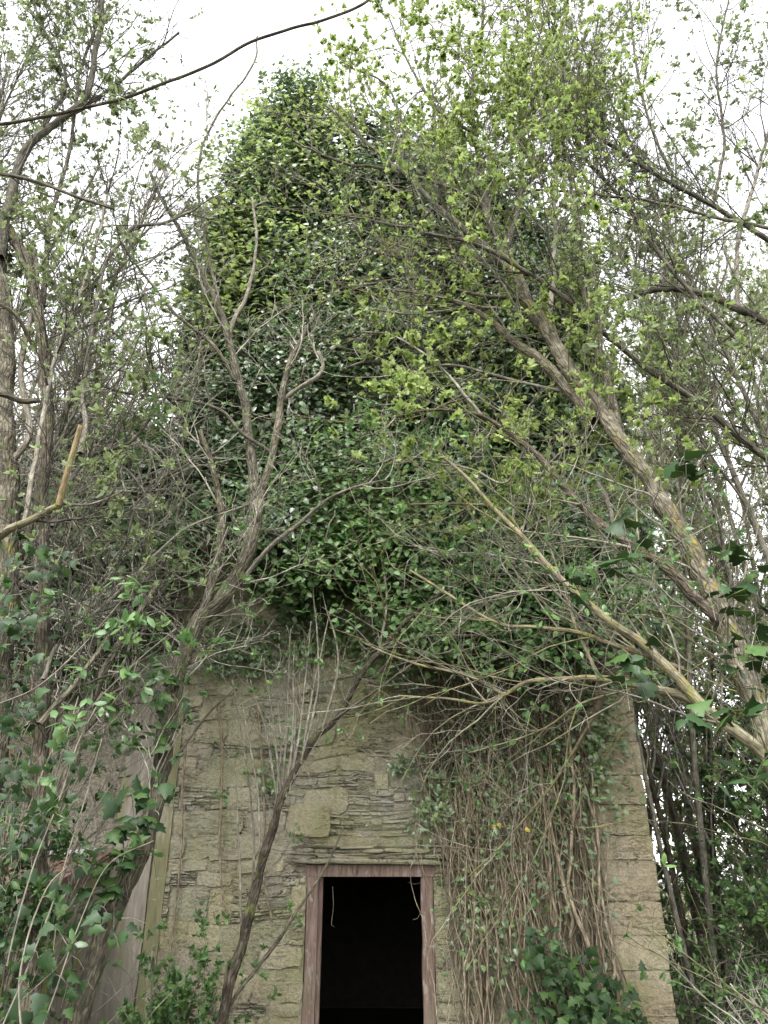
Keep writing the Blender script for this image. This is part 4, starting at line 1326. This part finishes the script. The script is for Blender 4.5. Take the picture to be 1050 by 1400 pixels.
E.add(limb([(80, 688), (120, 690), (150, 680), (170, 670)], (4.1, 4.3), (6, 3)), mat='bark_grey')
E.add(limb([(-20, 535), (10, 541), (30, 548), (53, 547)], (3.9, 4.0), (10, 11, 10)), mat='bark', label='short mossy broken stub', grows=False)
tw = E.twigs([(260, (0.4, 1.4), (25, 65), UPT, 0.009, 0.4, 0.25), (1200, (0.25, 0.8), (25, 65), (0, 0, 0.15), 0.0045, 0.5, 0.15), (2600, (0.12, 0.36), (25, 65), UPT, 0.003, 0.5, 0.15)])
hi = tw[2][0][:, -1, 2] > 3.2
E.crown(tw[2][0][hi], OVAL, 2600, 5, (0.03, 0.055), 'grey_green')
E.crown(tw[2][0][~hi], OVAL, 150, 5, (0.045, 0.08), 'fresh', name='lower_leaves')

F = Tree('tree', 'broad pale-barked trunk at the far left edge', loc=(*at(-10, 1300, 4.7)[0][:2], 0), seed=16, bark='bark', twig='twig')
F.add(limb([(-30, 1500), (-10, 1100), (6, 860), (12, 730), (10, 600), (6, 480), (0, 380), (-12, 280), (-30, 150), (-50, 20), (-50, -150), (-70, -330)], (4.7, 4.75, 4.9, 5.1), (44, 40, 36, 28, 18, 6)), 'trunk', rough=0.25)
F.add(limb([(10, 640), (40, 590), (28, 500), (50, 400), (44, 330)], (4.8, 5.0), (12, 8)), mat='bark_grey')
tw = F.twigs([(36, (0.5, 1.3), (25, 65), UPT, 0.009, 0.4, 0.3), (140, (0.3, 0.8), (25, 65), (0, 0, 0.15), 0.005, 0.5, 0.15), (300, (0.12, 0.4), (25, 65), UPT, 0.003, 0.5, 0.15)])
F.crown(tw[2][0], OVAL, 260, 5, (0.03, 0.06), 'grey_green')

# --- long bare bough sweeping across the sky, top left
G = Tree('tree', 'tree out of frame at left whose long thin bough sweeps across the sky', loc=(-3.2, 2.6, 0), seed=17, bark='bark_dark', twig='twig_dark')
G.add(limb([(-700, 1900), (-600, 900), (-500, 450), (-300, 230), (-120, 185), (0, 171), (60, 160), (110, 149), (170, 135), (230, 112), (290, 87), (340, 60), (400, 38), (440, 28), (500, 2), (540, -40)], (2.6, 2.8, 3.0), (40, 30, 18, 7, 6, 5)), 'trunk', mat='bark_mid', rough=0.08)
G.add(limb([(-300, 260), (-100, 230), (0, 238), (53, 249), (99, 267), (156, 286)], (2.9, 3.0), (10, 8, 5)))
tw = G.twigs([(14, (0.3, 0.7), (30, 70), UPT, 0.005, 0.4, 0.4), (40, (0.15, 0.4), (25, 65), UPT, 0.003, 0.5, 0.2)])
G.crown(tw[1][0], OVAL, 40, 5, (0.025, 0.045), 'grey_green')


# ------------------------------------------------------------------ trees behind
def back_tree(x, y, h, stems, lean, label, seed, leafmat='far_leaf', bark='bark_grey', twig='twig_pale', nl=1500, dens=1.0, group='thin trees behind the ruin', rad=0.048, tpl=WILLOW, lsz=(0.05, 0.09), minr=0.003, t0=0.2):
    t = Tree('tree', label, loc=(x, y, 0), seed=seed, bark=bark, twig=twig, group=group)
    r_ = t.rng
    for k in range(stems):
        a = r_.rand() * 2 * PI
        K = 16
        hh = h * r_.uniform(0.75, 1.05)
        f = np.linspace(0, 1, K)
        sp = r_.uniform(0.05, 0.24) * hh
        ph = r_.rand() * 50
        P = np.stack([x + 0.1 * math.cos(a) + f ** 1.3 * (math.cos(a) * sp + lean * hh) + 0.25 * vnoise(np.stack([f * 4 + ph, f * 0, f * 0], -1), 3) * f,
                      y + 0.1 * math.sin(a) + f ** 1.3 * math.sin(a) * sp * 0.6 + 0.25 * vnoise(np.stack([f * 4, f * 0 + ph, f * 0], -1), 4) * f, f * hh - 0.1], -1)
        R = rad * r_.uniform(0.6, 1.1) * (1 - 0.85 * f) + 0.006
        t.add((P, R), 'trunk' if k == 0 else 'stem', rough=0.1)
    tw = t.twigs([(int(34 * stems * dens), (0.8, 2.2), (20, 55), (0, 0, 0.3), 0.02, 0.3, t0), (int(130 * stems * dens), (0.4, 1.1), (20, 60), (0, 0, 0.2), 0.009, 0.45, 0.15), (int(260 * stems * dens), (0.2, 0.6), (20, 60), UPT, 0.005, 0.5, 0.15)], minr=minr, sides=3)
    t.crown(tw[2][0], tpl, nl, 4, lsz, leafmat, keep=False)
    return t


PL = 'pale thin trees with fine leaves against the sky, right of the ruin'
RT = [  # right of the ruin: x, y, height, stems, lean
    (3.35, 9.3, 10.5, 2, 0.0, 'slender dark two-stemmed tree close against the right corner of the ruin'),
    (4.6, 8.8, 10.0, 3, 0.02, PL),
    (4.3, 11.5, 12.0, 3, 0.03, PL),
    (6.0, 11.0, 13.0, 3, -0.02, PL),
    (5.2, 14.0, 14.0, 3, -0.03, PL),
    (6.6, 9.0, 11.0, 3, -0.06, PL),
    (3.4, 16.0, 16.0, 3, 0.05, PL),
    (7.6, 13.5, 14.0, 3, -0.06, PL),
    (6.4, 17.0, 16.0, 3, 0.02, PL),
    (9.2, 17.0, 17.0, 3, -0.04, PL),
    (1.2, 17.5, 18.0, 3, 0.10, PL),
    (3.6, 12.8, 14.0, 3, 0.08, PL),
    (5.6, 9.8, 12.5, 3, 0.03, PL),
    (8.4, 12.0, 13.5, 3, -0.02, PL),
]
for i, (x, y, h, st, ln, lb) in enumerate(RT):
    back_tree(x, y, h, st, ln, lb, 200 + i, nl=5200, dens=1.5, lsz=(0.05, 0.085), rad=0.03 if i == 0 else 0.05, bark='bark_mid' if i == 0 else 'bark_grey', group='thin trees right of the ruin')
for i, (x, y, h, st, ln, lb, g_) in enumerate((
    (-2.75, 4.75, 9.6, 2, -0.02, 'thin pale twiggy tree in front of the outbuilding, its budding top against the sky', None),
    (-5.3, 7.0, 12.5, 2, 0.04, 'bare-twigged tall thin tree before the far end of the outbuilding', None),
    (4.3, 6.6, 11.5, 2, -0.02, 'grey-leaved thin tree in front of the dark evergreen bush on the right', None),
    (5.2, 7.6, 12.5, 2, -0.03, 'grey-leaved thin tree rising from the brown twiggy thicket', None),
    (3.1, 8.6, 13.0, 2, 0.04, 'thin grey-leaved tree rising just behind the right corner of the ruin', None))):
    back_tree(x, y, h, st, ln, lb, 260 + i, nl=2600 if x > 0 else 1500, dens=1.6, lsz=(0.035, 0.06), rad=0.035, tpl=OVAL, leafmat='grey_green', bark='bark_grey' if x > 0 else 'bark', twig='twig', group=None, minr=0.0022, t0=0.58 if x < 0 else 0.45)
LT = [
    (-4.6, 11.0, 10.0, 2, -0.02, 'bare-twigged thin trees with small buds behind the outbuilding'),
    (-6.2, 9.5, 10.5, 3, 0.02, 'bare-twigged thin trees with small buds behind the outbuilding'),
    (-7.6, 12.0, 12.0, 3, 0.04, 'bare-twigged thin trees with small buds behind the outbuilding'),
    (-5.6, 14.5, 12.5, 3, 0.0, 'bare-twigged thin trees with small buds behind the outbuilding'),
    (-3.6, 13.5, 13.0, 3, -0.05, 'bare-twigged thin trees with small buds behind the outbuilding'),
    (-5.2, 9.2, 9.5, 3, -0.02, 'bare-twigged thin trees with small buds behind the outbuilding'),
    (-7.2, 17.5, 17.0, 3, 0.03, 'bare-twigged thin trees with small buds behind the outbuilding'),
    (-9.5, 15.0, 14.0, 3, 0.05, 'bare-twigged thin trees with small buds behind the outbuilding'),
]
for i, (x, y, h, st, ln, lb) in enumerate(LT):
    back_tree(x, y, h, st, ln, lb, 300 + i, nl=2200, dens=1.9, bark='bark', twig='twig_pale', leafmat='grey_green', group='thin trees behind the outbuilding', lsz=(0.05, 0.085))


# ------------------------------------------------------------------ bushes and undergrowth
def bush(name, x, y, h, w, ns, label, seed, leafmat, nl, m=5, lsz=(0.05, 0.09), tpl=OVAL, twig='twig', cat='bush', trop=(0, 0, 0.25), up=0.7, lean=(0, 0), group=None, srad=(0.006, 0.018), z0=0.0):
    t = thing(name, label, cat, (x, y, z0), group)
    r_ = np.random.RandomState(seed)
    K = 10
    a = r_.rand(ns) * 2 * PI
    e = r_.uniform(0.3, 1.0, ns)
    f = np.linspace(0, 1, K)
    hh = h * r_.uniform(0.55, 1.05, ns)
    b = np.stack([x + np.cos(a) * w * 0.25 * e, y + np.sin(a) * w * 0.25 * e, np.full(ns, z0 - 0.05)], -1)
    P = b[:, None] + np.stack([np.cos(a)[:, None] * (w * 0.5 * e)[:, None] * f ** 1.4 + lean[0] * f[None] * hh[:, None], np.sin(a)[:, None] * (w * 0.5 * e)[:, None] * f ** 1.4 + lean[1] * f[None] * hh[:, None], hh[:, None] * f[None] * (1 - 0.12 * f[None])], -1)
    q = P * 1.5 + (np.arange(ns) * 3.1)[:, None, None]
    P = P + 0.12 * np.stack([vnoise(q, 1), vnoise(q, 2), vnoise(q, 3)], -1) * f[None, :, None]
    R = r_.uniform(*srad, ns)[:, None] * (1 - 0.7 * f)[None]
    mb = MB()
    mb.tubes(P, R, 6, rough=0.1)
    P1, R1 = grow(P, R, ns * 7, (h * 0.18, h * 0.45), (20, 65), trop, 7, 0.009, 0.002, rng=r_, wander=0.4)
    P2, R2 = grow(P1, R1, ns * 18, (h * 0.08, h * 0.22), (20, 65), trop, 6, 0.004, 0.0015, rng=r_, wander=0.5)
    mb.tubes(P1, R1, 4)
    mb.tubes(P2, R2, 3)
    obj('stems', mb, M[twig], t, kind='stuff')
    if nl:
        mb = MB()
        rosettes(mb, tpl, np.concatenate([P1[:, [0, 1, 3, 4, 5, 6]], P2]), nl, m, lsz, r_, up=up)
        obj('foliage', mb, M[leafmat], t, kind='stuff')
    return t


# the dark mass on the right and the brush below it
bush('bush', 5.3, 9.6, 4.2, 2.4, 40, 'dark dense evergreen bush, right of the ruin beneath the thin trees', 401, 'dark_bush', 4200, 6, (0.05, 0.09), twig='twig_dark')
bush('bush', 4.05, 8.3, 4.4, 1.3, 40, 'twiggy brown half-bare bush beside the right corner of the ruin', 402, 'fresh', 1200, 4, (0.04, 0.07), twig='twig', lean=(0.10, 0), srad=(0.004, 0.010))
bush('bush', 4.2, 7.2, 2.6, 1.6, 30, 'leafy green bush behind the bramble patch at the lower right', 403, 'fresh', 1800, 5, (0.04, 0.08), twig='twig_dark')
bush('bush', 6.6, 13.0, 6.5, 4.0, 34, 'tall pale-green bush far back on the right', 404, 'far_leaf', 3600, 5, (0.05, 0.09), twig='twig_pale')
bush('bush', 5.0, 7.6, 5.2, 2.4, 40, 'brown twiggy thicket near the right edge', 405, 'far_leaf', 1900, 4, (0.04, 0.07), twig='twig')
bush('bush', 7.2, 11.0, 5.5, 4.0, 34, 'green bush at the back behind the twiggy thicket', 410, 'far_leaf', 3000, 5, (0.05, 0.09), twig='twig')
bush('bush', -4.3, 11.0, 10.2, 3.8, 44, 'yellow-green bush rising behind the ivy heap', 406, 'young', 4200, 5, (0.05, 0.08), twig='twig')
bush('bramble', 3.1, 6.5, 1.25, 1.2, 40, 'green bramble tangle with pale arching canes at the foot of the right corner', 407, 'fresh', 620, 4, (0.035, 0.065), twig='twig_pale', trop=(0, 0, -0.1), cat='bramble')
bush('bramble', 3.1, 5.5, 1.15, 1.1, 30, 'bramble patch with dead brown canes at the lower right edge', 408, 'fresh', 360, 4, (0.035, 0.065), twig='twig_pale', trop=(0, 0, -0.1), cat='bramble')
bush('bramble', 3.5, 7.9, 1.9, 1.4, 34, 'bramble patch in the gap behind the right corner', 409, 'fresh', 800, 4, (0.04, 0.065), twig='twig', trop=(0, 0, -0.05), cat='bramble')
bush('bush', 3.5, 10.6, 2.3, 2.0, 34, 'low green bush closing the gap behind the right corner', 411, 'fresh', 1500, 5, (0.04, 0.075), twig='twig')
bush('hedge', 5.0, 15.5, 3.4, 7.0, 70, 'far hedge of pale green brush seen through the gap on the right', 412, 'far_leaf', 4200, 5, (0.06, 0.10), twig='twig', cat='hedge')
bush('hedge', 12.0, 19.0, 4.5, 12.0, 80, 'far hedge standing behind the right trees', 413, 'far_leaf', 4200, 5, (0.08, 0.13), twig='twig', cat='hedge')
bush('bramble', 2.95, 8.3, 1.25, 0.9, 30, 'low bramble hugging the side of the right corner', 414, 'fresh', 600, 4, (0.035, 0.06), twig='twig', trop=(0, 0, -0.05), cat='bramble')
bush('bush', -2.15, 4.7, 3.3, 1.1, 18, 'dark twiggy bush crowding the left edge in front of the red-roofed outbuilding', 415, 'dark_bush', 900, 5, (0.03, 0.06), twig='twig')
# fresh shrub before the wall
for i, (px, py, h, w_, ns, lb) in enumerate(((268, 1500, 1.75, 0.7, 6, 'feathery light-green sapling against the wall, right of the curved trunk'), (205, 1500, 1.45, 0.7, 6, 'feathery light-green sapling close behind the foot of the curved trunk'), (235, 1520, 1.1, 0.6, 6, 'low feathery sapling between two taller ones before the wall'))):
    p, _ = at(px, 1400, 6.7)
    bush('sapling', p[0], 6.7, h, w_, ns, lb, 420 + i, 'fresh', 420, 7, (0.03, 0.055), tpl=OVAL, twig='twig', cat='sapling', srad=(0.004, 0.008))


# dark ivy clump at the foot of the stems, each leaf its own
def leaf_clump(label, cx, n, size, mat, rngs, out=(0, -1, 0.5), tpl=IVY5, name='ivy', cat='ivy', stems=None, var=(0.2, 0.5, 0.9), keep=True, group=None):
    """cx: list of (centre, spread) blobs; leaves hang on short stems."""
    r_ = np.random.RandomState(rngs)
    P = []
    for (c, s_, k) in cx:
        P.append(np.asarray(c) + r_.randn(k, 3) * np.asarray(s_))
    P = np.concatenate(P)
    if keep:
        P = P[keep_clear(P[:, None])]
    t = thing(name, label, cat, (*P.mean(0)[:2], 0), group)
    n = len(P)
    nor = nrm(np.asarray(out) + r_.randn(n, 3) * 0.45)
    ax = nrm(r_.randn(n, 3) * 0.8 + np.array([0, -0.25, -0.45]))
    ax = nrm(ax - (ax * nor).sum(-1, keepdims=True) * nor * 0.85)
    meshes = []
    for v in var:
        m = MB(); m.leaves(tpl, np.zeros((1, 3)), np.array([[1., 0, 0]]), np.array([[0, 0, 1.]]), np.array([1.0]), np.array([v]))
        meshes.append(m.mesh('leaf', M[mat]))
    s_ = r_.uniform(*size, n)
    single_leaves('leaf', meshes, t, P[:290], ax[:290], nor[:290], s_[:290])
    if n > 290:
        mb = MB()
        mb.leaves(tpl, P[290:], ax[290:], nor[290:], s_[290:], r_.rand(n - 290))
        obj('foliage', mb, M[mat], t, kind='stuff')
    # leaf stalks and a few runners
    mb = MB()
    q = P - nor * (s_ * 0.9)[:, None] + r_.randn(n, 3) * 0.03 - np.array([0, 0, 0.03])
    mid = (P + q) / 2 + np.array([0, 0, 0.012])
    mb.tubes(np.stack([q, mid, P], 1), np.full((n, 3), 0.0018), 3)
    if stems:
        for st in stems:
            add_limb(mb, st, 0.1)
    obj('stems', mb, M['twig'], t, kind='stuff')
    return t


cs = [((at(px, py, YW - 0.35)[0]), (sx, 0.10, sz), k) for px, py, sx, sz, k in ((760, 1330, .13, .13, 60), (800, 1350, .14, .12, 70), (835, 1380, .12, .10, 60), (770, 1390, .2, .1, 60), (740, 1310, .07, .1, 25), (860, 1400, .08, .06, 20))]
leaf_clump('dark glossy ivy clump at the wall foot beneath the curtain of bare stems', cs, 0, (0.06, 0.12), 'ivy_dark', 431)
# ivy climbing the curved trunk
cs = []
for px, py, k, s_ in ((190, 1085, 10, .08), (165, 1100, 8, .08), (205, 1110, 10, .07), (170, 1170, 12, .09), (150, 1195, 12, .08), (180, 1140, 8, .06), (225, 960, 7, .05), (215, 1000, 6, .05), (200, 900, 8, .07), (210, 930, 6, .05), (130, 1230, 8, .08)):
    cs.append((at(px, py, 4.65 if py > 1050 else 4.85)[0], (s_, .06, s_), k))
leaf_clump('ivy with broad dark leaves climbing the curved brown trunk', cs, 0, (0.07, 0.125), 'ivy_dark', 432, out=(0, -0.7, 0.8))
# broad leaves round the left stems
cs = []
for px, py, k, s_ in ((20, 810, 9, .1), (45, 860, 14, .11), (15, 900, 16, .1), (50, 930, 14, .1), (30, 990, 14, .12), (60, 1040, 12, .1), (80, 1100, 14, .1), (20, 1080, 14, .12), (50, 1150, 16, .1), (15, 1180, 14, .1), (30, 1250, 18, .12), (90, 1300, 16, .1), (20, 1330, 14, .1), (60, 1370, 12, .1), (120, 1290, 10, .08), (70, 1000, 10, .09)):
    cs.append((at(px, py, 3.75)[0], (s_, .14, s_), k))
cs = [(c_, s_, max(3, int(k_ * 0.4))) for c_, s_, k_ in cs]
for px, py, k, s_ in ((25, 850, 36, .10), (20, 950, 40, .11), (35, 1050, 44, .12), (45, 1150, 44, .12), (25, 1250, 50, .13), (60, 1330, 30, .13), (15, 1380, 44, .13), (50, 780, 30, .09), (20, 740, 20, .09)):
    cs.append((at(px, py, 4.25)[0], (s_, .10, s_), k))
leaf_clump('broad-leaved ivy wrapping the dark stems at the left edge', cs, 0, (0.035, 0.085), 'ivy_dark', 433, var=(0.0, 0.3, 0.65, 0.2), out=(0.05, -0.9, 0.4))
# tufts of fresh leaves on thin shoots, left
cs = []
for px, py, k in ((170, 805, 9), (155, 850, 7), (105, 910, 8), (175, 915, 7), (125, 965, 9), (85, 990, 7), (65, 1070, 7), (95, 1020, 7), (180, 850, 5), (20, 1120, 8), (15, 1165, 6), (190, 800, 6), (130, 870, 5)):
    cs.append((at(px, py, 3.9)[0], (.035, .035, .03), k))
sts = [limb([(0, 962), (50, 940), (100, 895), (150, 840), (185, 800)], (3.8, 3.95), (3, 2)), limb([(30, 1130), (80, 1010), (130, 960), (185, 905), (240, 860)], (3.9, 4.1), (3, 2)), limb([(10, 1320), (40, 1200), (75, 1110), (110, 1010), (135, 960)], (3.7, 3.9), (3.5, 2)),
       limb([(5, 1400), (60, 1270), (95, 1160), (120, 1080), (140, 1010)], (3.7, 4.1), (3.5, 2.5)), limb([(60, 1400), (110, 1260), (150, 1180), (210, 1150)], (3.9, 4.3), (3, 2)), limb([(30, 1420), (28, 1330), (60, 1220), (92, 1185)], (3.6, 3.9), (4, 3))]
leaf_clump('young shoots with tufts of pale new leaves, in front of the outbuilding', cs, 0, (0.06, 0.10), 'fresh', 434, out=(0, -0.5, 1.0), tpl=OVAL, name='shoots', cat='shoots', stems=sts, var=(0.1, 0.4, 0.7))
# broad dark leaves by the big leaning trunk
cs = []
for px, py, k, s_ in ((870, 735, 7, .07), (850, 765, 5, .05), (800, 795, 6, .06), (1010, 755, 7, .06), (1030, 790, 8, .07), (1000, 805, 6, .06), (1010, 890, 8, .07), (1030, 905, 8, .07), (960, 975, 6, .06), (1000, 985, 8, .07), (1030, 1050, 7, .07), (880, 915, 6, .06), (855, 900, 5, .05), (1035, 850, 6, .06), (930, 640, 5, .05), (940, 625, 4, .05), (840, 690, 4, .04)):
    cs.append((at(px, py, 3.55)[0], (s_, .07, s_ * 0.7), k))
leaf_clump('broad dark ivy leaves growing along the big leaning trunk on the right', cs, 0, (0.07, 0.14), 'ivy_dark', 435, out=(0, -0.35, 1.0))

t = MB()
n = 700
f_ = rng.rand(n)
P = np.stack([rng.uniform(-4.5, -2.5, n), A0[1] + (A1[1] - A0[1]) * f_, A0[2] + (A1[2] - A0[2]) * f_ + 0.035 + 0.01 * rng.rand(n)], -1)
ivy_leaves(t, P, rng, (0.03, 0.08), out=(0, -0.25, 1))
obj('fallen_leaves', t, M['dead_leaf'], kind='stuff', label='dead brown leaves lying on the red lean-to roof', cat='leaf litter')
# ground litter and grass
t = MB()
n = 9000
x = rng.uniform(-8, 9, n); y = rng.uniform(1.5, 14, n)
k = ~((x > XL - 0.2) & (x < XR + 0.2) & (y > YW - 0.1))
P = np.stack([x, y, 0.05 + 0.1 * rng.rand(n)], -1)[k]
ivy_leaves(t, P, rng, (0.05, 0.11), out=(0, 0, 1))
obj('ground_cover', t, M['dark_bush'], kind='stuff', label='low green ground cover on the earth', cat='ground cover')
# loose tendrils hanging in the doorway
for i, (pts, lb) in enumerate(((((455, 1212), (456, 1240), (453, 1265), (457, 1268)), 'thin pale tendril hanging inside the doorway near its left post'), (((577, 1205), (570, 1209), (562, 1208), (558, 1206)), 'short pale tendril curling from the right door post below the head'), (((577, 1242), (574, 1250), (570, 1257), (565, 1257)), 'short pale tendril curling from the right door post, lower one'))):
    m = MB()
    add_limb(m, limb(pts, (YW + 0.05, YW + 0.05), (1.3, 0.9)), 0.02)
    obj('tendril', m, M['twig'], label=lb, cat='tendril')
